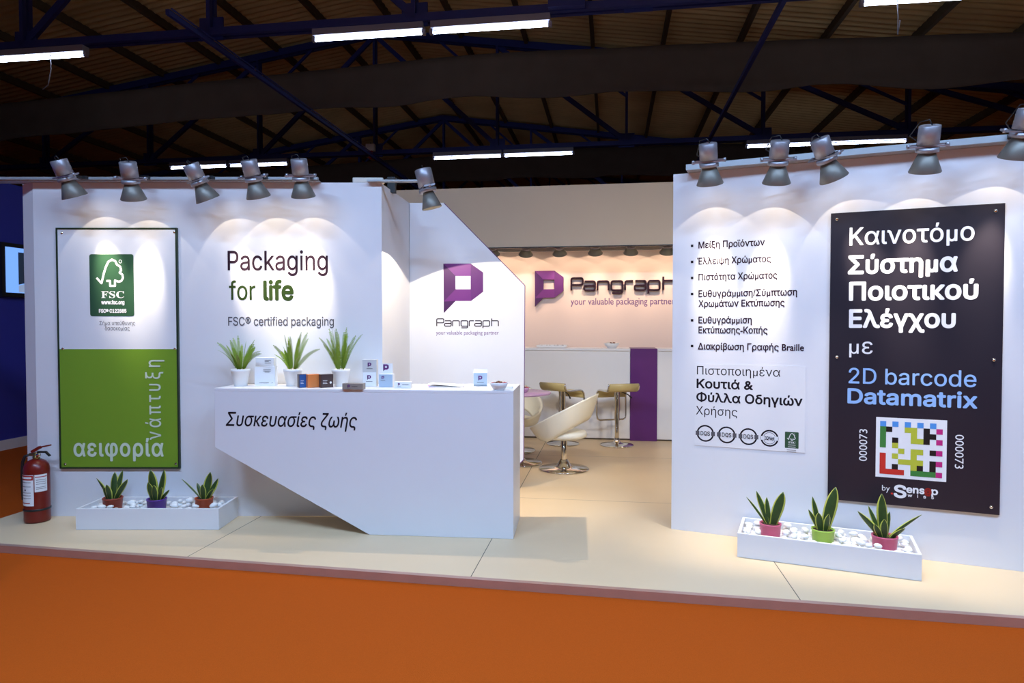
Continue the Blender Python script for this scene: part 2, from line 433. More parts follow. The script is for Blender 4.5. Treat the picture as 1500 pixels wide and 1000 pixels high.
MB().box(-(b.x - a.x) / 2, -.03, 0, (b.x - a.x) / 2, .06, .35).build('casing', 'truss_blue', bp)
# the rows of tube lights over the aisle in front of the stand
for v in (.9,):
    for i in range(4):
        u = -2.8 + 2.2 * i
        t = thing('fluorescent_light', 'tube light in the rows over the orange aisle, out of view', 'tube light', uv(u, v, 4.985), -TH, 'tube lights over the aisle')
        MB().box(-.75, -.1, .0, .75, .1, .065).build('housing', 'batten_white', t)
        for s in (-1, 1): MB().tube([(-.72, s * .05, -.035), (.72, s * .05, -.035)], .019, 8).build('tube', 'tube_light', t)
        l = bpy.data.lights.new('tube_glow', 'AREA'); l.shape = 'RECTANGLE'; l.size = 1.5; l.size_y = .2; l.energy = HALL_W; l.color = COOL
        lo = bpy.data.objects.new('tube_glow', l); COL.objects.link(lo); lo.parent = t; lo.location = (0, 0, -.06)

def valance(v, knots, label):
    mb = MB(); N = 150; u0, u1 = knots[0][0], knots[-1][0]
    def at(u):
        for (a, b0, t0), (c, b1, t1) in zip(knots, knots[1:]):
            if u <= c: k = (u - a) / (c - a); return b0 + (b1 - b0) * k, t0 + (t1 - t0) * k
        return knots[-1][1:]
    rows = 7
    for side in (0, 1):
        for i in range(N + 1):
            u = u0 + (u1 - u0) * i / N; b, t = at(u)
            for k in range(rows):
                f = k / (rows - 1)
                sag = (-.05 * abs(sin(u * 1.05)) + .03 * sin(u * 2.3)) * (1 - f)
                mb.v.append((u, -.25 + .03 * sin(u * 3.1 + f * 2) * (1 - f * .7) + side * .012, b + (t - b) * f + sag + .05))
    st = (N + 1) * rows
    for i in range(N):
        for k in range(rows - 1):
            a = i * rows + k; mb.face([a, a + rows, a + rows + 1, a + 1], True); a += st; mb.face([a, a + 1, a + rows + 1, a + rows], True)
        a = i * rows; mb.face([a, a + st, a + st + rows, a + rows]); a += rows - 1; mb.face([a, a + rows, a + st + rows, a + st])
    o = mb.build('cloth_valance', 'black_cloth', None, label=label, cat='cloth', group='black cloth valances across the hall')
    o.location = V * v; o.rotation_euler = (0, 0, -TH)
KV = 10.75 / 13.6
valance(11.0, [(u_ * KV, 1.445 + (a_ - 1.445) * KV, 1.445 + (b_ - 1.445) * KV) for u_, a_, b_ in [(-19, 5.3, 6.0), (-14.3, 5.62, 6.42), (-9, 5.9, 6.66), (-2.75, 6.07, 6.92), (2.5, 5.97, 6.85), (7.66, 5.83, 6.72), (13, 5.75, 6.6)]], 'wide black cloth valance stretched across the hall above the stand')
valance(19.8, [(-19, 5.2, 5.9), (-8, 5.6, 6.3), (-3, 5.7, 6.5), (3, 5.65, 6.45), (13, 5.3, 6.1)], 'second black cloth valance in the distance, just over the grey fascia')
for u, v0, v1, lb in ((-4.9, 6.9, 26, 'long thin roof tie rod descending over the slogan wall and counter'), (1.82, 4, 26, 'long thin roof tie rod ending behind the bullet list wall')):
    o = MB().bar((0, v0 - 8, 0), (0, v1 - 8, 0), .045, .06).bar((.05, v0 - 8, .03), (.05, v1 - 8, .03), .015, .015).build('tie_rod', 'hall_dark' if 0 else 'truss_blue', None, label=lb, cat='roof rod', group='long roof tie rods')
    o.location = uv(u, 8, 4.925); o.rotation_euler = (0, 0, -TH)
p = Plane(*(V * 13.6).xy, -TH).wpx(543, 217)
jb = thing('junction_box', 'small white junction box with red plug hanging from the tie rod', 'electrical box', p, -TH)
MB().box(-.09, -.05, -.06, .09, .05, .08).build('casing', 'junction_white', jb); MB().box(-.04, -.03, -.22, .04, .03, -.06).build('plug', 'red_print', jb)
MB().tube([(0, 0, .08), (0, 0, p.z * 0 + (5.06 - p.z) if p.z < 5 else .12)], .008).build('cable', 'dark_plastic', jb)

# neighbouring stand: navy wall with screen
NP = floor_pt(0, 660, -.048); nw = V
ua = NP.dot(U); va = NP.dot(V)
o = MB().box(ua - .1, va - 6, -.048, ua, va + 3.2, 3.13).build('wall_side', 'navy_wall', kind='structure'); o.rotation_euler = (0, 0, -TH)
o = MB().box(ua, va - 6, -.048, ua + .02, va + 3.2, .07).build('baseboard_side', 'skirting_white', kind='structure'); o.rotation_euler = (0, 0, -TH)
tvp = Plane(*(U * ua).xy, pi / 2 - TH)         # its local x runs away along the navy wall
a, b = tvp.px(1, 361), tvp.px(1, 428)
tv = thing('television', 'wall-mounted flat screen glowing pale blue on the navy wall', 'television'); on_plane(tv, tvp)
MB().box(a.x - .05, -.06, b.y - .05, a.x + 1.05, 0, a.y + .05).build('casing', 'dark_plastic', tv)
sc_ = MB(); sc_.use('screen_blue').box(a.x, -.063, b.y, a.x + 1.0, -.0601, a.y)
sc_.use('screen_dark').flat([(a.x + .17, b.y + .1), (a.x + .42, b.y + .16), (a.x + .42, a.y - .05), (a.x + .17, a.y - .05)], -.0635)
sc_.use('screen_mid').flat([(a.x + .17, b.y + .01), (a.x + .42, b.y + .01), (a.x + .42, b.y + .15), (a.x + .17, b.y + .09)], -.0637).build('screen', None, tv)

# ------------------------------------------------------------------ the stand: platform and walls
fl0, fl1 = floor_pt(0, 798), floor_pt(1500, 905); fd = (fl1 - fl0).normalized()
lf = floor_pt(0, 759); lu = lf.dot(U)
def on_front(u):      # point of the front edge at hall coordinate u
    t = (u - fl0.dot(U)) / fd.dot(U); return fl0 + fd * t
A, B = on_front(lu), on_front(6.0)
poly = [A.xy, B.xy, uv(6.0, 11).xy, uv(lu, 11).xy]
plat = thing('platform', 'low raised cream board platform carrying the whole white stand', 'platform', (A.x, A.y, -.0486))
mb = MB().use('cream_floor'); mb.prism_z([tuple(p - A.xy) for p in poly], 0, .048)
mb.build('deck', None, plat)
sm = MB()
for p0, p1 in (((378, 759), (280, 812)), ((716.7, 793.5), (686.6, 850)), ((1133.8, 822), (1172.8, 879))):
    a = floor_pt(*p1); uu = a.dot(U); s0 = on_front(uu)
    q = [s0 - U * .0025, s0 + U * .0025, s0 + U * .0025 + V * 7, s0 - U * .0025 + V * 7]
    sm.add([(x.x - A.x, x.y - A.y, .0481) for x in q], [(0, 1, 2, 3)])
a = floor_pt(770, 700).dot(V)
for vv in (5.5, 7.35):
    q = [uv(-1, vv), uv(6, vv), uv(6, vv + .004), uv(-1, vv + .004)]
    sm.add([(x.x - A.x, x.y - A.y, .0481) for x in q], [(0, 1, 2, 3)])
sm.build('board_seam', 'seam_dark', plat)
n2 = Vector((fd.y, -fd.x, 0)); e = MB(); L = (B - A).length
mt = Matrix.Translation((0, 0, 0)) @ Matrix(((fd.x, n2.x, 0, 0), (fd.y, n2.y, 0, 0), (0, 0, 1, 0), (0, 0, 0, 1)))
e.box(0, -.03, .0479, L, .006, .0482, mt); e.box(0, .0005, 0, L, .006, .0479, mt)
e.build('edge_trim', 'aluminium', plat)

WZ = 2.5
LW = Plane(0, 5.01, 0.0)
xl, xr = LW.px(52, 500).x, LW.px(560, 500).x
o = MB().prism_z([(xl, 5.01), (xr, 5.01), (xr, 5.09), (xl, 5.09)], 0, WZ).build('wall_front', 'white_board', kind='structure')
p0 = LW.wpx(28.7, 500) + Vector((0, .06, 0))
MB().prism_z([(p0.x, p0.y), (xl, 5.011), (xl, 5.09), (p0.x, 5.13)], 0, WZ).build('wall_end', 'white_board', kind='structure')
px0, px1 = at_depth(563, 500, 5.09), at_depth(600, 500, 5.84)
MB().prism_z([(px0.x - .06, 5.09), (px0.x, 5.09), (px1.x, 5.84), (px1.x, 5.88), (px1.x - .06, 5.88)], 0, WZ).build('wall_return', 'white_board', kind='structure')
PP = Plane(0, 5.84, 0.0)
pq = [PP.px(*a) for a in ((600, 717), (722, 717), (761, 679), (767, 673), (769, 418), (650, 297.5), (600, 297.5))]
pq[0].y = pq[1].y = 0.0; pq[-1].y = pq[-2].y = WZ
mb = MB().use('white_board'); mb.prism([tuple(p) for p in pq], 0, .04)
pw = mb.build('wall_partition', None, kind='structure'); on_plane(pw, PP)
mb = MB()
for i in (1, 2, 3, 4):
    a, b = pq[i], pq[i + 1]; ww = (.006, .041) if abs(a.x - b.x) < .02 else (.041, .006); mb.bar((a.x, .02, a.y), (b.x, .02, b.y), *ww)
mb.build('edge_band', 'purple_e', pw)
# right-hand wall
rl, rr = Vector((1.126, 4.695)), Vector((2.97, 3.885)); ra = math.atan2(rr.y - rl.y, rr.x - rl.x)
RW = Plane(rl.x, rl.y, ra)
mb = MB(); mb.box(0, 0, 0, 3.6, .08, WZ - .01); o = mb.build('wall_display', 'white_board', kind='structure'); on_plane(o, RW)
# back wall, fascia with a light rail
FB = Plane(*(V * 8.45).xy, -TH); BW = Plane(*(V * 9.25).xy, -TH)
zt, zb = FB.px(800, 272).y, FB.px(800, 361).y
a, b = FB.px(560, 300).x, FB.px(1300, 300).x
o = MB().box(a - .4, 0, zb, b + .6, .05, zt).build('wall_fascia', 'fascia_board', kind='structure'); on_plane(o, FB)
o = MB().box(a - .4, -.004, zb - .012, b + .6, .05, zb).build('trim_1', 'dark_plastic', kind='structure'); on_plane(o, FB)
o = MB().box(a - .8, 0, 0, b + 1, .08, zt - .1).build('wall_rear', 'rear_board', kind='structure'); on_plane(o, BW)
o = MB().box(a - .4, .05, zt - .05, b + .6, 1.0, zt - .0).build('trim_2', 'fascia_board', kind='structure'); on_plane(o, FB)

# ------------------------------------------------------------------ signs and lettering
t = thing('wall_lettering', 'large slogan lettering "Packaging for life" on the white wall above the ferns', 'lettering'); on_plane(t, LW)
mb = MB(); line(mb, LW, 'Packaging', 334, 395.5, 480, 395.5, 28, font=INTER, bold=.013); mb.build('black_line', 'ink_plum', t, label='thin black word Packaging')
mb = MB(); line(mb, LW, 'for', 336, 438.8, 374, 438.8, 27, font=INTER, bold=.012); line(mb, LW, 'life', 387, 438.8, 429, 438.8, 27, font=INTER, bold=.05); mb.build('green_line', 'ink_olive', t, label='olive green words for life')
mb = MB(); line(mb, LW, 'FSC® certified packaging', 334.5, 476.7, 489, 476.7, 12.6, font=INTER, bold=.012); mb.build('small_line', 'ink_grey', t, label='small grey line about certified packaging')

sg = thing('sign_panel', 'tall framed sign, white over green, with dark green tree emblem', 'sign'); on_plane(sg, LW)
x0, x1 = LW.px(87, 500).x, LW.px(263, 500).x; z0, z1 = LW.px(170, 685.5).y, LW.px(170, 334).y; zm = LW.px(170, 511).y
fr = MB(); w = .012
for q in ((x0, z0, x1, z0 + w), (x0, z1 - w, x1, z1), (x0, z0 + w, x0 + w, z1 - w), (x1 - w, z0 + w, x1, z1 - w)): fr.box(q[0], -.022, q[1], q[2], 0, q[3])
fr.build('frame', 'sign_frame', sg)
MB().box(x0 + w, -.018, zm, x1 - w, 0, z1 - w).build('upper_panel', 'sign_white', sg); MB().box(x0 + w, -.018, z0 + w, x1 - w, 0, zm).build('lower_panel', 'sign_green', sg)
ex0, ez0 = LW.px(134.5, 463); ex1, ez1 = LW.px(197.5, 372.5)
tree_emblem('emblem', sg, ex0, ez0, ex1, ez1, -.0195)
mb = MB(); line(mb, LW, 'Σήμα υπεύθυνης', 148, 476, 200, 476, 5.6, y=-.0192); line(mb, LW, 'δασοκομίας', 156, 483.5, 192, 483.5, 5.6, y=-.0192); mb.build('caption', 'ink_grey', sg)
mb = MB(); line(mb, LW, 'αειφορία', 111, 667, 241, 667, 15.2, bold=.05, y=-.0195, ref='x', space=1.12)
a = LW.px(238, 643); b = LW.px(238, 527); c = LW.px(224.5, 643)
put_text(mb, 'νάπτυξη', a.x, a.y, b.y - a.y, a.x - c.x, y=-.0195, ref='x', rot=1, space=1.4, bold=.012); mb.build('lettering', 'ink_pale', sg)
for qx, qy in ((90.5, 341), (255, 340), (92, 510.5), (256, 510.5), (95.5, 679.5), (257.5, 679)):
    a = LW.px(qx, qy, .02); MB().lathe([(.0, .004), (.008, .003), (.009, -.004)], 12, mtx=Matrix.Translation((a.x, -.02, a.y)) @ Matrix.Rotation(pi / 2, 4, 'X')).build('screw', 'chrome', sg)

t = thing('wall_lettering', 'bulleted black list of six points on the white display wall', 'lettering'); on_plane(t, RW)
for body, xa, ya, xb, yb in (('Μείξη Προϊόντων', 1023.4, 363, 1120, 360), ('Έλλειψη Χρώματος', 1021.6, 386.6, 1129, 384), ('Πιστότητα Χρώματος', 1023.4, 410, 1138.4, 408), ('Ευθυγράμμιση/Σύμπτωση', 1023.4, 434, 1167.4, 433), ('Χρωμάτων Εκτύπωσης', 1023.4, 448.6, 1149, 448.6), ('Ευθυγράμμιση', 1023.4, 473, 1101, 473.5), ('Εκτύπωσης-Κοπής', 1023.4, 487.5, 1124, 488.5), ('Διακρίβωση Γραφής Braille', 1022.6, 511.6, 1177.4, 513.6)):
    mb = MB(); line(mb, RW, body, xa, ya, xb, yb, 8.9, bold=.03); mb.build('text_line', 'ink_plum', t)
for yb in (360, 383.5, 407, 430.5, 469, 506.5):
    a = RW.px(1013.8, yb); MB().flat([(a.x - .0085, a.y - .0085), (a.x + .0085, a.y - .0085), (a.x + .0085, a.y + .0085), (a.x - .0085, a.y + .0085)], -.0012).build('bullet', 'ink_black', t)

st_ = thing('certificate_sticker', 'thin white sticker sheet with round badges under the bullet list', 'sticker'); on_plane(st_, RW)
a, b, c = RW.px(1017.5, 651), RW.px(1179, 664), RW.px(1018, 532.4)
MB().box(a.x, -.003, (a.y + b.y) / 2, b.x, -.0015, c.y).build('sheet', 'white_gloss', st_)
for body, xa, ya, xb, yb, cp, bo in (('Πιστοποιημένα', 1021, 547.8, 1143, 552, 11.6, .0), ('Κουτιά &', 1021, 567.8, 1102.5, 570.4, 12, .042), ('Φύλλα Οδηγιών', 1020.5, 587, 1175, 594.5, 12, .042), ('Χρήσης', 1019.5, 606.8, 1080, 609.7, 11.6, .0)):
    mb = MB(); line(mb, RW, body, xa, ya, xb, yb, cp, bold=bo, y=-.0032); mb.build('text_line', 'ink_black', st_)
for i, (cx, cy) in enumerate(((1033.2, 634.4), (1064.5, 636.7), (1096.3, 639.2), (1127.2, 641.6))):
    c = RW.px(cx, cy); r = (RW.px(cx, cy - 11.2).y - c.y); mb = MB()
    for r_, w_, m_ in ((r, .2 * r, 'ink_black'),) if i < 3 else ((r, .2 * r, 'ink_black'), (r * .74, .06 * r, 'ink_grey')):
        mb.use(m_); mb.stroke([(c.x + r_ * cos(k * pi / 16), c.y + r_ * sin(k * pi / 16)) for k in range(33)], w_, -.0032)
    if i < 3:
        mb.use('ink_grey')
        for s in (-1, 1): mb.flat([(c.x + s * r * .98 - r * .24, c.y - r * .28), (c.x + s * r * .98 + r * .24, c.y - r * .28), (c.x + s * r * .98 + r * .24, c.y + r * .28), (c.x + s * r * .98 - r * .24, c.y + r * .28)], -.0036)
        mb.use('ink_black'); put_text(mb, 'DQS', c.x - r * .58, c.y - r * .27, r * 1.16, r * .54, font=INTER, y=-.004, bold=.02)
    else:
        mb.use('sign_white').flat([(c.x - r * 1.05, c.y - r * .25), (c.x + r * 1.05, c.y - r * .25), (c.x + r * 1.05, c.y + r * .25), (c.x - r * 1.05, c.y + r * .25)], -.0036)
        mb.use('ink_black'); put_text(mb, 'IQNet', c.x - r * .6, c.y - r * .22, r * 1.2, r * .44, font=INTER, y=-.004, bold=.03)
    mb.build('badge', None, st_)
a, b = RW.px(1149.6, 655.5), RW.px(1170, 633); em = tree_emblem('badge', st_, a.x, a.y, b.x, b.y, -.0032, False); mb = MB()
for k in (658.5, 661): p, q = RW.px(1152.5, k), RW.px(1166, k + .8); mb.use('ink_grey').stroke([(p.x, p.y), (q.x, q.y)], .003, -.0036)
mb.build('badge_caption', None, st_); em['label'] = 'small dark green tree badge'

ds = thing('sign_panel', 'large charcoal sign with white Greek headline and coloured code square', 'sign'); on_plane(ds, RW)
a, b, c, d = RW.px(1216.3, 313.3), RW.px(1470.8, 297.5), RW.px(1464, 753.7), RW.px(1213, 729.5)
x0, x1, z0, z1 = (a.x + d.x) / 2, (b.x + c.x) / 2, (c.y + d.y) / 2, (a.y + b.y) / 2
bevel(MB().box(x0, -.018, z0, x1, 0, z1).build('board', 'sign_charcoal', ds), .002)
YT = -.0192
for body, xa, ya, xb, yb, cp, bo, m_ in (('Καινοτόμο', 1244.5, 359, 1425.8, 352.5, 23.5, .018, 'ink_white'), ('Σύστημα', 1243, 400.8, 1400.5, 397, 23.8, .05, 'ink_white'), ('Ποιοτικού', 1244.5, 440, 1430.5, 436.7, 23.8, .05, 'ink_white'), ('Ελέγχου', 1244.5, 479, 1397.5, 479, 23.3, .05, 'ink_white'), ('με', 1243.7, 517.5, 1278, 518, 22, .0, 'ink_white'), ('2D barcode', 1243, 560.8, 1428.8, 566, 22, .012, 'ink_blue'), ('Datamatrix', 1242, 589.3, 1429.5, 596.8, 20.5, .045, 'ink_blue')):
    mb = MB(); line(mb, RW, body, xa, ya, xb, yb, cp, bold=bo, y=YT, font=INTER if body[0] in '2D' else None); mb.build('text_line', m_, ds)
a, b, c, d = RW.px(1283, 610), RW.px(1386.8, 615), RW.px(1385, 704.5), RW.px(1282, 697)
x0, x1, z0, z1 = (a.x + d.x) / 2, (b.x + c.x) / 2, (c.y + d.y) / 2, (a.y + b.y) / 2
mb = MB().use('ink_white'); mb.box(x0, -.0195, z0, x1, -.018, z1); sq = mb.build('code_square', None, ds, label='white square of coloured blocks'); mb = MB()
gx0, gx1, gz1, gz0 = x0 + (x1 - x0) * .058, x1 - (x1 - x0) * .058, z1 - (z1 - z0) * .06, z0 + (z1 - z0) * .055
cells = {'code_blue': [(0, 0), (2, 0), (4, 0), (6, 0), (8, 0)], 'code_green': [(0, 1), (0, 2), (0, 3), (0, 4), (5, 9), (6, 9), (7, 9), (8, 9)], 'code_red': [(0, 6), (0, 7), (0, 8), (0, 9), (1, 9), (2, 9), (3, 9)],
         'code_magenta': [(9, 1), (9, 3), (9, 5), (9, 7), (9, 9)], 'code_black': [(1, 1), (2, 3), (2, 8), (7, 1), (7, 2), (7, 3), (8, 2), (8, 5), (8, 7), (8, 8), (6, 8)],
         'code_yellow': [(2, 4), (3, 5), (2, 6), (3, 7), (4, 7), (5, 7), (6, 7), (5, 5), (6, 5), (5, 6), (5, 8), (4, 1), (5, 1), (5, 2), (5, 3), (6, 3)]}
for m_, cs in cells.items():
    mb.use(m_)
    for i, j in cs:
        ax, bx = gx0 + (gx1 - gx0) * i / 10, gx0 + (gx1 - gx0) * (i + 1) / 10; bz, az = gz1 - (gz1 - gz0) * j / 10, gz1 - (gz1 - gz0) * (j + 1) / 10
        mb.flat([(ax, az), (bx, az), (bx, bz), (ax, bz)], -.0203)
mb.build('block_pattern', None, sq)
mb = MB(); a, b, c = RW.px(1269.5, 674.5), RW.px(1269.5, 628), RW.px(1258, 674.5); put_text(mb, '000073', a.x, a.y, b.y - a.y, a.x - c.x, y=YT, rot=1)
a, b, c = RW.px(1398.5, 635.5), RW.px(1398.5, 685), RW.px(1411, 635.5); put_text(mb, '000073', a.x, a.y, a.y - b.y, c.x - a.x, y=YT, rot=3)
mb.build('number', 'ink_white', ds)
mb = MB().use('ink_white'); line(mb, RW, 'by', 1291.5, 717.3, 1303, 717.7, 8, y=YT); line(mb, RW, 'S', 1309.5, 726.5, 1326, 727.5, 17, font=INTER, bold=.06, y=YT); line(mb, RW, 'ens', 1327.5, 720, 1353, 722, 9.5, font=INTER, bold=.06, y=YT)
line(mb, RW, 'p', 1364, 723, 1372.5, 723.5, 9.5, font=INTER, bold=.06, y=YT); line(mb, RW, 'w   i   s   s', 1329, 727, 1367, 729, 4.5, font=INTER, bold=.04, y=YT)
mb.use('at_red'); line(mb, RW, '@', 1353.5, 722.5, 1363.5, 723, 9, font=INTER, bold=.06, y=YT)
a = RW.px(1306, 721.5); mb.use('code_red').flat([(a.x - .006, a.y - .005), (a.x + .006, a.y - .005), (a.x + .006, a.y + .005), (a.x - .006, a.y + .005)], YT)
mb.build('maker_logo', None, ds)
for qx, qy in ((1226, 321), (1458.5, 308.5), (1226, 522.7), (1456, 527), (1223, 721), (1452, 742.5)):
    a = RW.px(qx, qy, .02); MB().lathe([(.0, .005), (.009, .004), (.010, -.004)], 12, mtx=Matrix.Translation((a.x, -.02, a.y)) @ Matrix.Rotation(pi / 2, 4, 'X')).build('screw', 'chrome', ds)

lg = thing('wall_logo', 'purple folded-ribbon logo with company lettering on the slanted partition', 'logo'); on_plane(lg, PP)
a, b = PP.px(649.5, 386), PP.px(649.5, 458.6); mb = MB(); company_mark(mb, mark_points(a.x, a.y, a.y - b.y), -.0015); mb.build('mark', None, lg)
a, b, c = PP.px(639.8, 477.5), PP.px(730, 477.5), PP.px(640, 466.8); mb = MB(); company_word(mb, a.x, a.y, b.x - a.x, c.y - a.y, .0085, -.0012); mb.build('company_word', 'ink_plum', lg)
mb = MB(); line(mb, PP, 'your valuable packaging partner', 638.8, 489.8, 730.6, 489.8, 5.6); mb.build('tagline', 'ink_violet', lg)
lg = thing('wall_logo', 'raised purple logo with dark raised letters on the rear wall above the bar', 'logo'); on_plane(lg, BW)
a, b = BW.px(784, 397), BW.px(784, 449); mb = MB(); company_mark(mb, mark_points(a.x, a.y, (a.y - b.y)), -.05, -.012); mb.build('mark', None, lg)
a, b, c = BW.px(837, 425.5), BW.px(988, 425.5), BW.px(837, 407.5); mb = MB(); company_word(mb, a.x, a.y, b.x - a.x, c.y - a.y, .023, -.045, -.012); mb.build('company_word', 'ink_plum', lg)
mb = MB(); line(mb, BW, 'your valuable packaging partner', 836, 445.7, 988.5, 445.7, 9.4, bold=.01); mb.build('tagline', 'ink_violet', lg)

# ------------------------------------------------------------------ spotlights
def spotlight(name, label, mouth, axis, group, dims=(.083, .040, .118, .056, .10), core=True, arm=None, lamp=(CORE_W, WIDE_W), color=WARM, shade='lamp_shade', core_deg=29, wide_deg=84, mid=4, down=0, back=False):
    """mouth: centre of the shade's open end; axis: direction of the beam"""
    rm, rn, hs, rb, hb = dims
    t = thing(name, label, 'spotlight', mouth, 0, group)
    ax = Vector(axis).normalized()
    t.rotation_mode = 'QUATERNION'; t.rotation_quaternion = (-ax).to_track_quat('Z', 'Y')
    shd = MB().lathe([(rm, 0), (rm + .002, .004), (rn, hs), (rn - .003, hs), (rm - .003, .003), (rm, 0)], 32).build('shade', shade, t)
    MB().lathe([(rb * .5, hs - .004), (rb + .004, hs - .004), (rb + .004, hs + .022), (rb * .5, hs + .022)], 32, cap0=True, cap1=True).build('collar', 'lamp_silver', t)
    MB().lathe([(rb * .45, hs + .022), (rb * .45, hs + .04)], 16).build('neck', 'dark_plastic', t)
    MB().lathe([(rb * .4, hs + .038), (rb, hs + .038), (rb, hs + .038 + hb), (rb - .004, hs + .042 + hb), (.002, hs + .042 + hb)], 32, cap0=True, cap1=True).build('housing', 'lamp_silver', t)
    MB().lathe([(.0, .03), (rm * .72, .028)], 24).build('lamp_glass', 'lamp_glow', shd)
    b = MB()
    for s in (-1, 1):
        b.bar((-.1, s * (rb * .62), hs + .03), (.1, s * (rb * .62), hs + .03), .008, .008)
        b.lathe([(.0, -.012), (.009, -.012), (.009, .012), (.0, .012)], 10, c=(s * .098, 0, hs + .03))
    b.bar((-.098, -rb * .62, hs + .03), (-.098, rb * .62, hs + .03), .008, .012).bar((.098, -rb * .62, hs + .03), (.098, rb * .62, hs + .03), .008, .012)
    b.build('yoke', 'lamp_silver', t)
    mi = (Matrix.Translation(mouth) @ t.rotation_quaternion.to_matrix().to_4x4()).inverted()
    top = Vector((0, 0, hs + .03))
    if arm is not None:
        am = MB().bar(top, mi @ Vector(arm), .022, .016).build('arm', 'dark_plastic', t)
        c0 = Vector((.01, 0, hs + hb + .042))
        c1 = mi @ Vector(arm)
        MB().tube([c0, c0 + Vector((-.015, 0, .03)), c0 + Vector((-.06, .01, .02)), (c0 + c1) / 2 + Vector((-.09, .0, .0)), c1], .0035, 6).build('cable', 'dark_plastic', am)
    for nm, en, deg, bl in (('core_beam', lamp[0], core_deg, 1.0), ('soft_beam', mid, 60, 1.0), ('spill_beam', lamp[1], wide_deg, .03)):
        if not en: continue
        l = bpy.data.lights.new(nm, 'SPOT'); l.energy = en; l.spot_size = R(deg); l.spot_blend = bl; l.color = color; l.shadow_soft_size = .025 if bl > .1 else .004
        o = bpy.data.objects.new(nm, l); COL.objects.link(o); o.parent = t; o.location = (0, 0, .012)
    if down:  # extra downward spot, added to make the warm glow at the wall foot
        l = bpy.data.lights.new('added_floor_glow', 'SPOT'); l.energy = down; l.spot_size = R(34); l.spot_blend = 1; l.color = color; l.shadow_soft_size = .025
        o = bpy.data.objects.new('added_floor_glow', l); COL.objects.link(o); o.parent = t; o.location = (0, 0, .012)
        o.rotation_mode = 'QUATERNION'; o.rotation_quaternion = t.rotation_quaternion.inverted() @ (Vector((0, 0, 1)) - ax * .06).to_track_quat('Z', 'Y')
    return t
def wall_lamp(pl, top, mouth, label, group, off=.24, tilt=22, **kw):
    m = pl.wpx(*mouth, off); tp = pl.wpx(*top, off)
    lat = (m - tp).dot(pl.e) / max(.05, (tp - m).z)
    ax = Vector((0, 0, -1)) * cos(R(tilt)) + pl.n * sin(R(tilt)) + pl.e * lat
    colr = m - ax.normalized() * .148
    s = (colr - pl.o).dot(pl.e)
    t = spotlight('spotlight', label, m, ax, group, arm=pl.w(s, WZ + .015, .11), down=75 if pl is RW else 14, **kw)
    mi = (Matrix.Translation(m) @ t.rotation_quaternion.to_matrix().to_4x4()).inverted() @ Matrix.Translation(pl.w(s, 0)) @ Matrix.Rotation(pl.a, 4, 'Z')
    MB().box(-.028, -.118, WZ + .004, .028, -.0852 if pl is LW else -.0935, WZ + .026, mi).build('track_adapter', 'dark_plastic', t)
    return t
g1 = 'silver track spotlights over the slogan wall'; g2 = 'silver track spotlights over the display wall'
wall_lamp(LW, (100, 241), (110, 288), 'silver spotlight above the corner of the green and white sign, over the extinguisher', g1, core=True)
wall_lamp(LW, (198, 246), (196, 292), 'upright silver spotlight above the dark green tree emblem', g1)
wall_lamp(LW, (290, 248), (305, 292.5), 'tilted silver spotlight between the framed sign and the slogan, cable looped on top', g1)
wall_lamp(LW, (373, 245), (379, 289), 'slightly tilted silver spotlight above the first letters of the slogan', g1)
wall_lamp(LW, (444, 242.5), (444.5, 288), 'upright silver spotlight above the end of the slogan', g1)
wall_lamp(RW, (1040, 219), (1040, 270), 'silver spotlight at the free end of the display wall, above the bullets', g2)
wall_lamp(RW, (1143, 214), (1137, 268.7), 'upright silver spotlight above the ends of the bullet lines', g2)
wall_lamp(RW, (1202, 211), (1222, 262), 'strongly tilted silver spotlight beside the top corner of the charcoal sign', g2)
wall_lamp(RW, (1358, 193), (1354.5, 252), 'silver spotlight centred above the charcoal sign', g2)
wall_lamp(RW, (1499, 171), (1487, 232), 'silver spotlight at the picture edge past the charcoal sign, gold rim showing', g2)
m = at_depth(633, 305, 5.0); tp = at_depth(619, 247, 4.98)
spotlight('spotlight', 'single tilted silver spotlight on a long arm above the slanted partition', m, (m - tp), None, dims=(.073, .038, .125, .062, .125), arm=Vector((-.70, 4.99, WZ + .012)), lamp=(SIDE_W, 60), core_deg=50, wide_deg=124)
o = MB().box(xr - .1, 4.96, WZ, xr + .28, 4.985, WZ + .012).box(xr - .1, 5.0, WZ, xr + .28, 5.015, WZ + .012).build('lamp_arm_rail', 'rail_white', None, label='short white double rail carrying the single tilted spotlight', cat='rail')
o = MB().box(xl - .3, 4.925, WZ + .006, LW.px(470, 262).x, 4.955, WZ + .024).box(xl - .3, 4.955, WZ + .001, LW.px(470, 262).x, 5.05, WZ + .006).build('light_track', 'rail_white', None, label='white power track along the top of the slogan wall', cat='light track')
o = MB().box(.1, -.09, WZ - .008, 3.6, -.055, WZ + .03).box(.1, -.056, WZ - .009, 3.6, .05, WZ - .004).build('light_track', 'rail_white', None, label='white power track along the top of the display wall', cat='light track'); on_plane(o, RW)
a, b = LW.px(516, 265).x, LW.px(561, 265).x
bevel(MB().box(a, 5.012, WZ, b, 5.08, WZ + .04).build('ballast_box', 'junction_white', None, label='white ballast box lying on top of the slogan wall end', cat='electrical box'), .008)
o = MB().box(-.03, -.03, -.05, .03, .03, .07).box(-.05, -.01, .03, .05, .01, .06).build('track_clamp', 'dark_plastic', None, label='black clamp on the return wall behind the ballast box', cat='clamp'); o.location = (px0.x + .025, 5.3, WZ + .03)

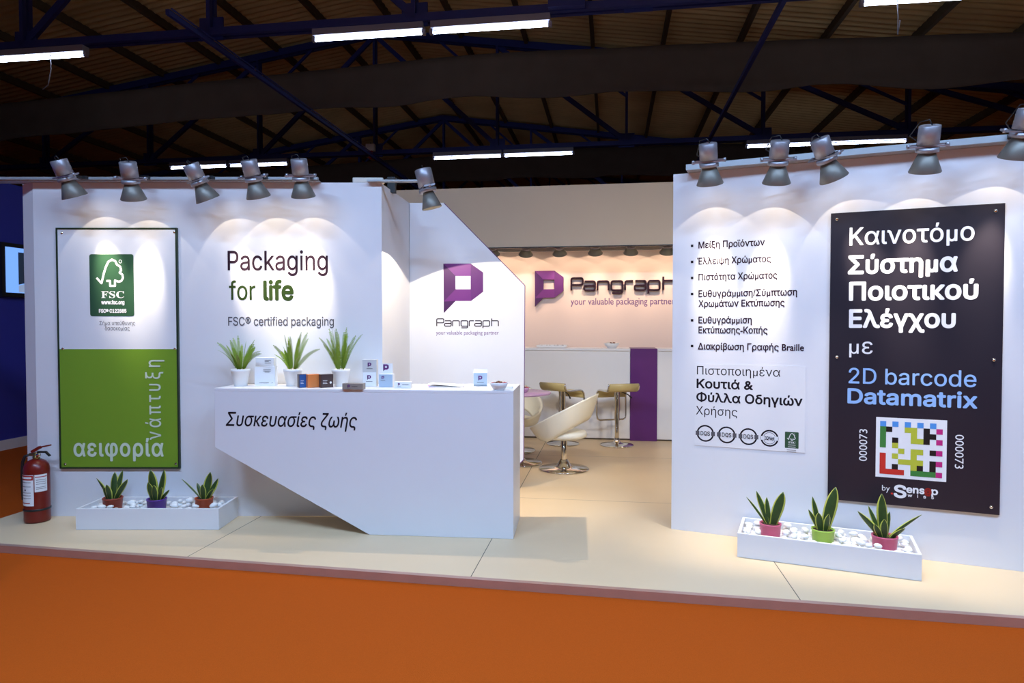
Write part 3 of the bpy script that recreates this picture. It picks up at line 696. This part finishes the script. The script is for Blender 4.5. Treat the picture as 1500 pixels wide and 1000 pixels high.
RLZ = zb - .0
for i, (cx, cy) in enumerate(((722, 369), (770, 369), (820, 368), (872, 367), (924, 366.5), (977, 366), (1030, 366))):
    pl = Plane(*(V * 8.86).xy, -TH); m = pl.wpx(cx, cy + 4)
    lb = ('spotlight under the grey fascia half hidden by the slanted partition edge', 'grey spotlight under the fascia above the purple ribbon logo, first fully visible', 'spotlight under the fascia above the gap after the ribbon logo', 'spotlight under the fascia above the middle raised letters', 'spotlight under the fascia above the later raised letters', 'spotlight under the fascia cut off by the display wall edge', 'spotlight under the fascia hidden behind the display wall')[i]
    tl = -.15 if i == 1 else 0
    spotlight('spotlight', lb, m, Vector((0, 0, -1)) + V * .62 + U * tl, 'spotlights under the grey fascia', dims=(.095, .045, .085, .055, .06), lamp=(BACK_W, BACK_W * .3), color=WARMER, shade='shade_grey', core_deg=70, wide_deg=120)
zr = Plane(*(V * 9.02).xy, -TH).px(860, 363.5).y; o = MB().box(FB.px(560, 300).x - .3, .55, zr - .035, FB.px(1300, 300).x, .59, zr + .025).build('light_track', 'rail_white', None, label='white power track tucked under the grey fascia', cat='light track'); on_plane(o, FB)

# spotlights on the inner side of the display wall and of the slanted partition, lighting the floor and the bar
for (x, y, z), aim, w, lb in (((1.55, 4.85, 2.34), (.75, 7.0, 0), 110, 'spotlight behind the display wall aimed at the tub chair'), ((2.45, 4.55, 2.34), (1.7, 8.2, .7), 80, 'spotlight behind the display wall aimed at the bar'), ((-.72, 6.1, 2.16), (.05, 7.5, .5), 60, 'spotlight behind the slanted partition aimed at the round table')):
    m = Vector((x, y, z)); spotlight('spotlight', lb, m, Vector(aim) - m, 'spotlights lighting the inside of the stand', lamp=(w, 0), color=WARM, core_deg=95, mid=0, arm=Vector((x, y - .12, 2.49)) if y < 6 else Vector((x, 5.881, 2.3)))

# ------------------------------------------------------------------ planters, snake plants, pebbles
random.seed(7)
def planter(pl, s0, s1, depth, gap, label):
    t = thing('planter_box', label, 'planter', pl.w((s0 + s1) / 2, 0, gap + depth / 2), pl.a)
    w, d, h, k = (s1 - s0), depth, .15, .017
    for nm, q in (('front_board', (-w / 2, -d / 2, w / 2, -d / 2 + k)), ('back_board', (-w / 2, d / 2 - k, w / 2, d / 2)), ('end_board', (-w / 2, -d / 2 + k, -w / 2 + k, d / 2 - k)), ('end_board', (w / 2 - k, -d / 2 + k, w / 2, d / 2 - k))):
        bevel(MB().box(q[0], q[1], 0, q[2], q[3], h).build(nm, 'white_gloss', t), .002)
    MB().box(-w / 2 + k, -d / 2 + k, .01, w / 2 - k, d / 2 - k, .098).build('bottom_board', 'white_gloss', t)
    return t, w - 2 * k, d - 2 * k
def blade(base, ang, lean, h, w, twist, bend=.25, name='leaf', parent=None):
    """one sword-shaped leaf: pointed, channelled, yellow along both edges"""
    mb = MB(); N = 12; d = Vector((cos(ang), sin(ang), 0)); mb.ms = ['leaf_dark', 'leaf_edge']
    for i in range(N + 1):
        f = i / N; p = Vector(base) + d * (sin(lean) * h * f + bend * h * f * f * sin(lean)) + Vector((0, 0, cos(lean) * h * f))
        a = twist * (.4 + .6 * f) * 1.3
        sd = Vector((cos(a), sin(a), 0)); nm = Vector((-sin(a), cos(a), 0))
        ww = w * (.55 + 1.0 * f) * (1 - f ** 3.2) if f < 1 else 0.0
        ww = max(ww, .0008)
        for k, c in ((-1, .18), (-.74, .06), (0, 0), (.74, .06), (1, .18)):
            mb.v.append(tuple(p + sd * ww / 2 * k + nm * c * ww))
    for i in range(N):
        for k in range(4):
            mb.cur = 1 if k in (0, 3) else 0
            mb.face([i * 5 + k, i * 5 + k + 1, (i + 1) * 5 + k + 1, (i + 1) * 5 + k], True)
    o = mb.build(name, None, parent); so = o.modifiers.new('thick', 'SOLIDIFY'); so.thickness = .0025; so.offset = 0
    return o
def snake_plant(loc, rz, r, hh, potmat, leaves, label):
    t = thing('snake_plant', label, 'potted plant', loc, rz, 'snake plants in the white planters')
    pt = MB().lathe([(r * .9, 0), (r, hh * .9), (r * 1.04, hh * .92), (r * 1.04, hh), (r * .96, hh), (r * .93, hh - .012)], 28, cap0=True).build('pot', potmat, t)
    MB().lathe([(.0, hh - .008), (r * .5, hh - .006), (r * .95, hh - .012)], 28).build('soil', 'soil', pt)
    for (ang, lean, h, w, tw, off) in leaves:
        blade((cos(R(ang)) * off, sin(R(ang)) * off, hh - .02), R(ang), R(lean), h * 1.05, w * 1.32, tw, parent=t)
    return t
# pebbles: four shapes, one mesh each
PEB = []
for k in range(4):
    bm = bmesh.new(); bmesh.ops.create_icosphere(bm, subdivisions=2, radius=1)
    f1, f2 = random.uniform(.7, .9), random.uniform(.5, .68); ph = [random.uniform(0, 6) for _ in range(3)]
    for v in bm.verts:
        s = 1 + .1 * sin(v.co.x * 2.3 + ph[0]) + .08 * sin(v.co.y * 2.9 + ph[1]) + .06 * sin(v.co.z * 3.1 + ph[2])
        v.co = Vector((v.co.x * s, v.co.y * s * f1, v.co.z * s * f2))
    me = bpy.data.meshes.new('pebble'); bm.to_mesh(me); bm.free(); me.materials.append(M['pebble_white'])
    me.polygons.foreach_set('use_smooth', [True] * len(me.polygons)); PEB.append(me)
def pebbles(t, w, d, pots, label, group):
    rot = Matrix.Rotation(t.rotation_euler.z, 4, 'Z'); nx, ny = int(w / .056), int(d / .052)
    spots = []
    for j in range(ny):
        for i in range(nx):
            spots.append((-w / 2 + (i + .5) * w / nx + random.uniform(-.007, .007), -d / 2 + (j + .5) * d / ny + random.uniform(-.006, .006), .098, random.uniform(.024, .030)))
    for k in range(40): spots.append((random.uniform(-w / 2 + .04, w / 2 - .04), random.uniform(-d / 2 + .04, d / 2 - .04), .126, random.uniform(.024, .031)))
    done2 = []
    for x, y, z, r in spots:
        if any((x - a) ** 2 + (y - b) ** 2 < (c + r) ** 2 for a, b, c in pots): continue
        if z > .11:
            if any((x - a) ** 2 + (y - b) ** 2 < .0032 for a, b in done2): continue
            done2.append((x, y))
        me = random.choice(PEB); o = bpy.data.objects.new('pebble', me); COL.objects.link(o)
        o.location = t.location + rot @ Vector((x, y, z + r * .72)); o.rotation_euler = (random.uniform(-.25, .25), random.uniform(-.25, .25), random.uniform(0, 6.3)); o.scale = (r, r, r)
        tag(o, label, 'pebble', group)
def plants_in(t, w, d, items, lab, grp):
    rot = Matrix.Rotation(t.rotation_euler.z, 4, 'Z'); pots = []
    for (px, py, r, m_, leaves, label) in items:
        q = Plane(t.location.x, t.location.y, t.rotation_euler.z).px(px, py); y = random.uniform(-.015, .015)
        snake_plant(t.location + rot @ Vector((q.x, y, .0981)), t.rotation_euler.z, r, .086, m_, leaves, label); pots.append((q.x, y, r * 1.02))
    pebbles(t, w, d, pots, lab, grp)
a, b = floor_pt(111.6, 775.6), floor_pt(319.4, 776.7)
t, w, d = planter(LW, a.x, b.x, 5.0 - (a.y + b.y) / 2, .005, 'low white planter box with pebbles under the green and white sign')
plants_in(t, w, d, [
    (163.5, 733, .066, 'pot_terracotta', [(100, 8, .19, .04, .3, .01), (185, 24, .17, .03, -.3, .02), (-10, 28, .17, .036, .4, .02), (250, 10, .12, .034, .2, .02), (60, 12, .2, .03, .6, .02), (200, 12, .1, .026, .2, .03)], 'snake plant in a rusty red pot, nearest the fire extinguisher'),
    (231, 733.5, .066, 'pot_purple', [(180, 6, .22, .05, .2, .012), (10, 8, .22, .046, -.3, .014), (215, 10, .14, .034, .5, .022), (320, 24, .12, .03, -.3, .025), (270, 6, .12, .036, .1, .02), (-10, 34, .1, .022, .1, .03)], 'upright snake plant in a violet pot among white pebbles'),
    (298, 736, .062, 'pot_orange', [(165, 44, .19, .013, .3, .02), (60, 10, .19, .046, .5, .01), (10, 22, .16, .042, -.4, .02), (150, 22, .12, .026, .3, .02), (280, 8, .12, .034, .2, .02), (340, 30, .1, .026, .2, .02)], 'snake plant with a thin drooping leaf in an orange pot')],
    'smooth white pebble in the planter box under the green and white sign', 'white pebbles in the planter under the framed sign')
a, b = floor_pt(1080, 814.6), floor_pt(1350.5, 852)
ga = ((RW.o - a).dot(RW.n) + (RW.o - b).dot(RW.n)) / 2
t, w, d = planter(RW, (a - RW.o).dot(RW.e), (b - RW.o).dot(RW.e), ga - .03, .03, 'low white planter box with pebbles below the display wall')
plants_in(t, w, d, [
    (1128.5, 771, .064, 'pot_pink', [(0, 12, .22, .056, -.2, .014), (170, 16, .21, .03, .3, .012), (185, 30, .19, .014, .2, .02), (140, 6, .17, .03, .5, .01)], 'snake plant with three main leaves in a pink pot under the badges'),
    (1205.5, 781, .066, 'pot_lime', [(20, 10, .27, .06, -.2, .012), (160, 10, .2, .028, .4, .02), (230, 8, .12, .04, .2, .02), (200, 22, .14, .024, .3, .02), (310, 10, .12, .03, .3, .02)], 'tall dark snake plant in a lime green pot'),
    (1296, 793, .07, 'pot_pink', [(120, 4, .25, .05, .3, .01), (180, 34, .17, .042, -.3, .02), (10, 42, .2, .026, .3, .02), (260, 6, .12, .036, .2, .02), (160, 18, .18, .024, .4, .02), (-20, 36, .1, .03, .2, .03), (225, 24, .1, .03, .2, .03), (60, 14, .15, .03, .4, .01)], 'spreading many-leaved snake plant in a pink pot below the charcoal sign')],
    'smooth white pebble in the planter box below the display wall', 'white pebbles in the planter below the display wall')

# ------------------------------------------------------------------ fire extinguisher
e0 = at_depth(51, 700, 4.87)
ex = thing('fire_extinguisher', 'red fire extinguisher with white labels standing at the wall corner', 'fire extinguisher', (e0.x, 4.89, 0))
r = .083; H = .46
MB().lathe([(r * .8, 0), (r * .97, .004), (r, .02), (r, H - .075), (r * .93, H - .045), (r * .72, H - .018), (r * .42, H - .004), (.022, H)], 36, cap0=True, cap1=True).build('cylinder', 'red_paint', ex)
MB().lathe([(.02, H - .004), (.024, H + .004), (.024, H + .018), (.017, H + .022), (.017, H + .045)], 18, cap1=True).tube([(-.05, 0, H + .03), (.02, 0, H + .03)], .011, 10).build('valve', 'brass', ex)
MB().lathe([(.0, -.006), (.016, -.006), (.016, .006), (.0, .006)], 16, mtx=Matrix.Translation((.03, -.022, H + .03)) @ Matrix.Rotation(pi / 2, 4, 'X')).build('gauge', 'chrome', ex)
MB().bar((-.03, 0, H + .05), (.03, 0, H + .085), .024, .02).bar((.03, 0, H + .085), (.105, 0, H + .1), .022, .01).build('lever', 'red_paint', ex)
MB().bar((.01, 0, H + .05), (.07, 0, H + .05), .02, .012).bar((.07, 0, H + .05), (.1, 0, H + .02), .018, .01).build('carry_handle', 'dark_plastic', ex)
MB().tube([(-.045, 0, H + .03), (-.075, -.012, H + .02), (-.09, -.015, H - .02), (-.096, -.014, H - .08), (-.098, -.012, H - .2), (-.094, -.01, H - .3)], [.009, .010, .011, .011, .011, .012], 10).build('hose', 'dark_plastic', ex)
MB().lathe([(r + .001, .088), (r + .004, .09), (r + .004, .102), (r + .001, .104)], 36).build('strap', 'dark_plastic', ex)
def curved(mb, a0, a1, z0, z1, rr, n=10):
    b = len(mb.v)
    for i in range(n + 1):
        a = R(a0 + (a1 - a0) * i / n); mb.v += [(rr * cos(a), rr * sin(a), z0), (rr * cos(a), rr * sin(a), z1)]
    for i in range(n): mb.face([b + 2 * i, b + 2 * i + 2, b + 2 * i + 3, b + 2 * i + 1], True)
mb = MB(); mb.use('card_white'); curved(mb, 185, 292, .13, .355, r + .0012); mb.use('red_print'); curved(mb, 187, 290, .318, .352, r + .002)
mb.use('card_white'); curved(mb, 215, 284, .328, .342, r + .0026)
for z in (.3, .27, .225, .205, .185): mb.use('ink_grey'); curved(mb, 200, 280, z, z + .003, r + .002)
mb.use('red_print'); curved(mb, 205, 275, .148, .154, r + .002); mb.use('dark_plastic'); curved(mb, 218, 226, .24, .252, r + .002); curved(mb, 246, 254, .24, .252, r + .002)
mb.build('front_label', None, ex)
mb = MB(); mb.use('card_white'); curved(mb, 296, 352, .23, .355, r + .0012); mb.use('red_print'); curved(mb, 298, 350, .335, .341, r + .002)
for z in (.315, .3, .285, .262, .25): mb.use('ink_grey'); curved(mb, 302, 345, z, z + .003, r + .002)
mb.build('side_label', None, ex)

# ------------------------------------------------------------------ reception counter
ca = R(-5.5); KR = at_depth(752, 571, 4.47); CP = Plane(KR.x, 4.47, ca)
cw = lambda px, py: CP.px(px, py)
zt_ = 1.0; xL = cw(314.5, 612).x
prof = [(cw(541, 783).x, 0), (0, 0), (0, zt_ - .02), (xL, zt_ - .02), (xL, cw(315, 655).y)]
ct = thing('reception_counter', 'white reception counter with one diagonally cut lower corner and italic lettering', 'counter'); on_plane(ct, CP)
mb = MB(); n = len(prof)
def backy(x): return (4.995 - (CP.o.y + sin(ca) * x)) / cos(ca)
mb.add([(x, 0, z) for x, z in prof] + [(x, backy(x), z) for x, z in prof], [list(range(n)), list(reversed(range(n, 2 * n)))] + [[(i + 1) % n, i, n + i, n + (i + 1) % n] for i in range(n)])
bevel(mb.build('body', 'white_gloss', ct), .002)
tp = [(xL, -.001), (.001, -.001), (.001, backy(0)), (xL, backy(xL))]
bevel(MB().prism_z(tp, zt_ - .02, zt_).build('worktop', 'white_gloss', ct), .002)
mb = MB(); line(mb, CP, 'Συσκευασίες ζωής', 331, 622, 523, 627.5, 19, shear=.22, bold=.012); mb.build('lettering', 'ink_black', ct)

# things on the counter
def con(px, py): return floor_pt(px, py, zt_)
def fern(px, Y, seed, spread, hmax, n, label, rtop=.066):
    random.seed(seed)
    p = at_depth(px, 500, Y); t = thing('potted_fern', label, 'potted plant', (p.x, Y, zt_), 0, 'ferns along the counter')
    pt = MB().lathe([(.043, 0), (.045, .002), (rtop - .002, .102), (rtop, .104), (rtop, .124), (rtop - .004, .124), (rtop - .008, .112)], 28, cap0=True).build('pot', 'pot_white', t)
    MB().lathe([(.0, .116), (rtop * .6, .116), (rtop - .006, .113)], 24).build('soil', 'soil', pt)
    mb = MB()
    for k in range(n):
        a = 2 * pi * k / n + random.uniform(-.3, .3); L = hmax * random.uniform(.5, 1.0); ln = R(random.uniform(3, spread)); dv = Vector((cos(a), sin(a) * .55, 0)).normalized()
        if dv.y > 0: ln *= .5
        b0 = Vector((dv.x * .02, dv.y * .02, .115)); pts = []
        for i in range(15):
            f = i / 14; ll = ln * (.8 + .35 * f * f)
            pts.append(b0 + dv * sin(ll) * L * f + Vector((0, 0, cos(ll) * L * f)))
        mb.tube(pts, [.0018 * (1 - .7 * i / 14) for i in range(15)], 5)
        sd = dv.cross(Vector((0, 0, 1))).normalized(); rr = random.uniform(-.7, .7)
        if abs(dv.y) < .45: sd = (sd + Vector((0, 0, 0))).normalized(); rr = random.choice((-1, 1)) * random.uniform(.9, 1.5)
        for i in range(2, 27):
            f = i / 26; j = min(13, int(f * 14)); q = pts[j].lerp(pts[j + 1], f * 14 - j); tg = (pts[j + 1] - pts[j]).normalized()
            nrm = tg.cross(sd).normalized(); sx = sd * cos(rr) + nrm * sin(rr)
            ll = .0205 * (1 - .55 * abs(f - .45) * 1.5) * (1.0 if f < .95 else .5)
            for s in (-1, 1):
                o_ = sx * s + tg * .35 + nrm * .15; o_.normalize(); wv = tg * .0030
                mb.add([q - wv, q + o_ * ll * .55 - wv * 1.05, q + o_ * ll, q + o_ * ll * .55 + wv * 1.05, q + wv], [(0, 1, 2, 3, 4)])
    mb.build('foliage', 'fern_green', t)
fern(352, 4.84, 3, 50, .26, 21, 'bushy fern in a white pot at the narrow end of the counter')
fern(428.5, 4.84, 11, 46, .295, 19, 'bright spreading fern in a white pot between two box displays')
fern(499, 4.83, 21, 26, .31, 24, 'dense upright fern in a white pot behind the taupe box')

def carton(name, label, px, py, w, d, h, rz, mats, group=None, z=None, logo=None, cat='box'):
    """mats: (body, front) ; the front face is local -y"""
    p = con(px, py) if z is None else floor_pt(px, py, z)
    y = min(p.y + d / 2, 4.99 - d / 2 - .01) if p.x < xr else p.y + d / 2
    t = thing(name, label, cat, (p.x, y, zt_ if z is None else z), rz, group)
    bevel(MB().box(-w / 2, -d / 2, 0, w / 2, d / 2, h).build('carton', mats[0], t), .0015)
    if mats[1]: MB().box(-w / 2 + .002, -d / 2 - .0012, .002, w / 2 - .002, -d / 2, h - .002).build('front_print', mats[1], t)
    if logo:
        mb = MB(); lx, lz, lh = logo
        company_mark(mb, mark_points(lx, lz, lh), -d / 2 - .0022); mb.build('printed_mark', None, t)
        mb = MB().use('ink_grey'); mb.stroke([(lx - lh * .25, lz - lh * 1.35), (lx + lh * 1.1, lz - lh * 1.35)], lh * .1, -d / 2 - .0022); mb.build('printed_line', None, t)
    return t, Vector((p.x, y, 0))
def lines_on(t, d, rows, m_='ink_grey'):
    mb = MB()
    for x0, x1, z in rows: mb.stroke([(x0, z), (x1, z)], .0028, -d / 2 - .0024)
    mb.build('printed_text', m_, t)
gA = 'sample boxes on the counter'
px_m = 4.85 / 980
t, p = carton('sample_box', 'pale white lower box of the stack beside the bushy fern', 388, 565, .148, .055, .143, 0, ('card_clear', None), gA); lines_on(t, .055, [(-.01, .045, .118), (-.01, .045, .108), (.0, .035, .1), (-.04, .03, .022), (.05, .058, .022)])
q = thing('sample_box', 'pale white smaller box topmost of the stack beside the bushy fern', 'box', (p.x, p.y, zt_ + .1431), 0, gA); bevel(MB().box(-.066, -.025, 0, .066, .025, .062).build('carton', 'card_clear', q), .0015); lines_on(q, .05, [(.0, .045, .042), (.0, .03, .033), (.0, .045, .022)])
for (nm, px, w, m_, lb) in (('b', 442, .062, 'card_blue', 'small blue sample box beside the orange one'), ('o', 457, .084, 'card_orange', 'small orange sample box between the blue and brown ones'), ('k', 476.5, .09, 'card_brown', 'small dark brown sample box with a pale dot, beside orange one')):
    t, p = carton('sample_box', lb, px, 567.6, w, .044, .094, R(36), ('card_brown' if nm != 'o' else 'card_orange', m_), gA)
    lines_on(t, .044, [(-w * .36, -.0, .075), (-w * .36, w * .05, .062)] if nm == 'o' else [(-w * .36, -.0, .05), (-w * .36, -.005, .04), (-w * .36, .0, .03)], 'card_white' if nm != 'o' else 'card_orange')
    if nm == 'k': MB().lathe([(0, 0), (.008, 0)], 16, mtx=Matrix.Translation((.024, -.0246, .035)) @ Matrix.Rotation(pi / 2, 4, 'X')).build('printed_dot', 'card_white', t)
t, p = carton('sample_box', 'flat taupe box lying in front of the upright fern', 517, 570.5, .145, .06, .042, R(-5), ('card_taupe', None), gA, logo=(-.035, .034, .022)); lines_on(t, .06, [(-.005, .035, .024)])
t, p = carton('sample_box', 'silver lower box of the stacked pair behind the taupe box', 541.5, 566, .1, .05, .104, R(-2), ('card_silver', 'card_white'), gA, logo=(-.016, .082, .034))
q, _ = carton('sample_box', 'silver box topmost of the stacked pair behind the taupe box', 541.5, 566, .102, .05, .09, R(-2), ('card_silver', None), gA, logo=(-.012, .068, .032)); q.location.z += .1041; q.location.x, q.location.y = p.x, p.y
t, p = carton('sample_box', 'pale bluish box with raised purple letter card, beside the stacked pair', 565.5, 567, .1, .06, .093, R(-3), ('card_white', 'card_grey'), gA, logo=(-.03, .08, .024))
mb = MB().use('card_white'); mb.box(-.038, .02, .09, .038, .024, .165); company_mark(mb, mark_points(-.03, .16, .05), .0185); mb.build('header_card', None, t)
t, p = carton('sample_box', 'flat white box at the end of the box row', 589.5, 568.5, .115, .06, .045, R(-2), ('card_white', None), gA, logo=(-.03, .036, .018)); lines_on(t, .06, [(0, .045, .026)])
t, p = carton('sample_box', 'pale grey upright box beside the bowl of sweets', 703.5, 565.5, .1, .05, .098, 0, ('card_white', 'card_grey'), gA, logo=(-.014, .076, .036)); MB().box(-.05, .02, .098, .05, .024, .122).build('header_card', 'card_clear', t); lines_on(t, .05, [(-.045, .045, .008)], 'dark_plastic')
# brochures
a = con(652, 566)
for k, (m_, rz, dx, lb) in enumerate((('folder_violet', 10, 0, 'violet folder lying under the white brochure on the counter'), ('card_white', -4, .012, 'white brochure lying slightly open on the violet folder'))):
    b = thing('brochure', lb, 'brochure', (a.x + dx, a.y + .03 - .02 * k, zt_ + .0035 * k), R(rz), 'brochures on the counter')
    MB().box(-.125, -.08, 0, .125, .08, .003).build('pages', m_, b)
    if k: mb = MB(); mb.add([(-.125, -.08, .003), (.125, -.08, .003), (.125, .08, .003), (-.125, .08, .003), (-.125, -.08, .022), (.1, -.085, .006), (.1, .075, .006), (-.125, .08, .018)], [(4, 5, 6, 7)]); o = mb.build('cover', 'card_white', b); o.modifiers.new('t', 'SOLIDIFY').thickness = .0008
def bowl(loc, r, h, m_, label, candies, seed, scale=1.0):
    t = thing('bowl', label, 'bowl', loc, 0)
    MB().lathe([(r * .5, 0), (r * .55, .002), (r * .82, h * .5), (r, h), (r - .004, h), (r * .78, h * .5), (r * .5, .008), (.001, .006)], 28, cap0=True).build('dish', m_, t)
    random.seed(seed); k = 0
    for ring, cnt in ((.0, 1), (.38, 5), (.7, 9)):
        for i in range(cnt):
            a = 2 * pi * i / cnt + ring; o = bpy.data.objects.new('wrapped_sweet', PEB[k % 4].copy()); k += 1
            o.data.materials.clear(); o.data.materials.append(M[random.choice(candies)]); COL.objects.link(o)
            o.location = Vector(loc) + Vector((cos(a) * r * ring, sin(a) * r * ring, h - .003 + (.006 if ring < .5 else 0))); o.scale = (.013 * scale, .011 * scale, .012 * scale); o.rotation_euler = (0, 0, a)
            tag(o, 'small wrapped sweet in the ' + label.split(' with')[0], 'sweet', 'sweets in the ' + label.split(' with')[0])
p = con(730.5, 572)
bowl((p.x, p.y + .045, zt_), .066, .052, 'pot_white', 'white bowl with red and pale sweets near the counter corner', ['candy_red', 'candy_white', 'candy_brown'], 5)
p = con(746, 569); b = thing('card_stack', 'small stack of white business cards beside the sweets bowl', 'cards', (p.x - .006, p.y + .03, zt_), R(-8)); MB().box(-.03, -.025, 0, .03, .025, .014).build('cards', 'card_white', b); MB().box(-.006, -.006, .014, .006, .006, .0143).build('printed_mark', 'ink_grey', b)

# ------------------------------------------------------------------ rear bar, stools, table, chairs
BP = Plane(*floor_pt(770, 641).xy, -TH)
zc = 1.145; xe = BP.px(762, 600).x - 2.2; xf = 3.4
def bx(px): return BP.px(px, 580).x
bar = thing('bar_counter', 'long white bar counter with a purple band under the rear logo', 'bar'); on_plane(bar, BP)
pa, pb = bx(923), bx(962.5)
bevel(MB().box(xe, 0, .02, pa, .5, zc - .03).box(pb, 0, .02, xf, .5, zc - .03).build('front_panel', 'white_gloss', bar), .003)
MB().box(xe, .02, 0, xf, .48, .02).build('plinth', 'seam_dark', bar)
bevel(MB().box(xe, -.015, zc - .03, pa, .52, zc).box(pb, -.015, zc - .03, xf, .52, zc).build('worktop', 'white_gloss', bar), .003)
bevel(MB().box(pa, -.02, 0, pb, .525, zc).build('purple_band', 'purple_bar', bar), .003)
p = BP.px(807, 511); tr = thing('serving_tray', 'shallow white tray of snacks on the bar near the partition', 'tray', BP.w(p.x, zc, -.2), -TH)
MB().box(-.17, -.12, 0, .17, .12, .01).box(-.19, -.14, .01, .19, -.12, .035).box(-.19, .12, .01, .19, .14, .035).box(-.19, -.12, .01, -.17, .12, .035).box(.17, -.12, .01, .19, .12, .035).build('tray_body', 'pot_white', tr)
random.seed(4)
for i in range(9):
    o = bpy.data.objects.new('biscuit', PEB[i % 4].copy()); o.data.materials.clear(); o.data.materials.append(M[('candy_brown', 'candy_white', 'candy_brown')[i % 3]]); COL.objects.link(o); o.parent = None
    o.location = tr.matrix_world @ Vector((0, 0, 0)) if 0 else tr.location + Matrix.Rotation(-TH, 3, 'Z') @ Vector((-.13 + .033 * i, random.uniform(-.08, .06), .024)); o.scale = (.024, .026, .024)
    tag(o, 'small snack lying in the shallow white tray on the bar', 'snack', 'snacks in the tray on the bar')
p = BP.px(896, 511); bowl(tuple(BP.w(p.x, zc, -.15)), .1, .062, 'pot_white', 'square-sided white bowl with snacks on the bar beside the purple band', ['candy_brown', 'candy_white', 'candy_white'], 9, 1.8)

def stool(loc, face, label):
    t = thing('bar_stool', label, 'bar stool', loc, face, 'chrome bar stools at the bar')
    MB().lathe([(.195, 0), (.2, .004), (.195, .012), (.12, .02), (.05, .035), (.032, .06), (.03, .09)], 36, cap0=True).build('base', 'chrome', t)
    MB().lathe([(.024, .08), (.024, .3), (.032, .3), (.032, .64), (.06, .645), (.06, .655)], 20, cap1=True).build('column', 'chrome', t)
    prof = [(-.2, .745), (-.205, .74), (-.205, .72), (-.19, .685), (-.16, .667), (-.1, .66), (.08, .66), (.13, .65), (.165, .62), (.175, .58), (.176, .56)]
    s = MB()
    for x in (-.18, .18):
        for y, z in prof: s.v.append((x, y, z))
    n = len(prof)
    for i in range(n - 1): s.face([i, n + i, n + i + 1, i + 1], True)
    o = s.build('seat', 'seat_cream', t); o.modifiers.new('t', 'SOLIDIFY').thickness = .014
    side = [Vector((0, y, z)) for y, z in prof]
    loop = [Vector((-.188, y, z)) for y, z in reversed(prof)]
    lp = [(-.188, .176, .56), (-.188, .172, .34), (-.18, .17, .3), (-.15, .168, .285), (.15, .168, .285), (.18, .17, .3), (.188, .172, .34), (.188, .176, .56)] + [(.188, y, z) for y, z in reversed(prof[:-1])][::1] + [(-.188, y, z) for y, z in prof[:-1]]
    MB().tube(lp, .011, 8, closed=True).build('frame', 'chrome', t, label='chrome tube frame looping down into a footrest')
    MB().tube([(.05, -.02, .64), (.12, -.05, .61), (.16, -.065, .57)], [.006, .006, .011], 8).build('height_lever', 'dark_plastic', t)
    return t
p = floor_pt(824.5, 650); stool((p.x, p.y, 0), -R(42), 'chrome bar stool turned sideways behind the white tub chair')
p = floor_pt(903.5, 652); stool((p.x, p.y, 0), R(14), 'chrome bar stool with low back in front of the purple band')

def tub_chair(loc, face, label):
    t = thing('tub_chair', label, 'lounge chair', loc, face, 'white tub chairs around the lilac table')
    MB().lathe([(.243, 0), (.25, .006), (.243, .014), (.12, .024), (.075, .04), (.055, .075), (.035, .1)], 40, cap0=True).build('base', 'chrome', t)
    MB().lathe([(.03, .09), (.03, .31), (.09, .318), (.09, .33)], 20, cap1=True).build('column', 'chrome', t)
    mb = MB(); N, K = 48, 12
    for side in (0, 1):
        for i in range(N):
            a = 2 * pi * i / N
            for k in range(K + 1):
                f = k / K; g = f ** .62
                r = .25 + (.345 - .25) * g - side * .03 * (1 if 0 < k < K else .85)
                x, y = r * cos(a), r * sin(a)
                lo = max(.305, .36 - .6 * x); hi = .585 - .185 * x / .345
                mb.v.append((x - .05 * (1 - f) * 0, y * (1 - .04 * f), lo + (hi - lo) * f))
    st = N * (K + 1)
    for i in range(N):
        j = (i + 1) % N
        for k in range(K):
            a, b = i * (K + 1) + k, j * (K + 1) + k
            mb.face([a, b, b + 1, a + 1], True); mb.face([st + a, st + a + 1, st + b + 1, st + b], True)
        a, b = i * (K + 1) + K, j * (K + 1) + K; mb.face([a, b, st + b, st + a], True)
        a, b = i * (K + 1), j * (K + 1); mb.face([a, st + a, st + b, b], True)
    mb.build('shell', 'shell_white', t)
    MB().lathe([(.03, .315), (.19, .318), (.225, .335), (.232, .36), (.215, .385), (.12, .4), (.001, .402)], 36, cap0=True).build('seat_cushion', 'shell_white', t)
    return t
p = floor_pt(826, 687)
tub_chair((p.x, p.y, 0), R(158), 'white tub chair with chrome base in the middle of the open floor')
tub_chair((.02, 7.62, 0), R(-75), 'white tub chair pushed in behind the lilac round table')
tb = thing('round_table', 'round lilac bistro table half hidden by the slanted partition', 'table', (.1, 6.95, 0))
MB().lathe([(.215, 0), (.22, .006), (.21, .014), (.06, .024), (.03, .05)], 40, cap0=True).build('base', 'chrome', tb)
MB().lathe([(.03, .03), (.03, .72)], 20).build('column', 'chrome', tb)
MB().lathe([(.0, .72), (.295, .72), (.305, .728), (.305, .738), (.298, .745), (.0, .745)], 48).build('tabletop', 'lilac_top', tb)
p = floor_pt(768, 575, .745); bowl((p.x + .0, p.y + .05, .745), .055, .05, 'lilac_top', 'small lilac bowl with sweets on the round lilac table', ['candy_brown', 'candy_red'], 12)
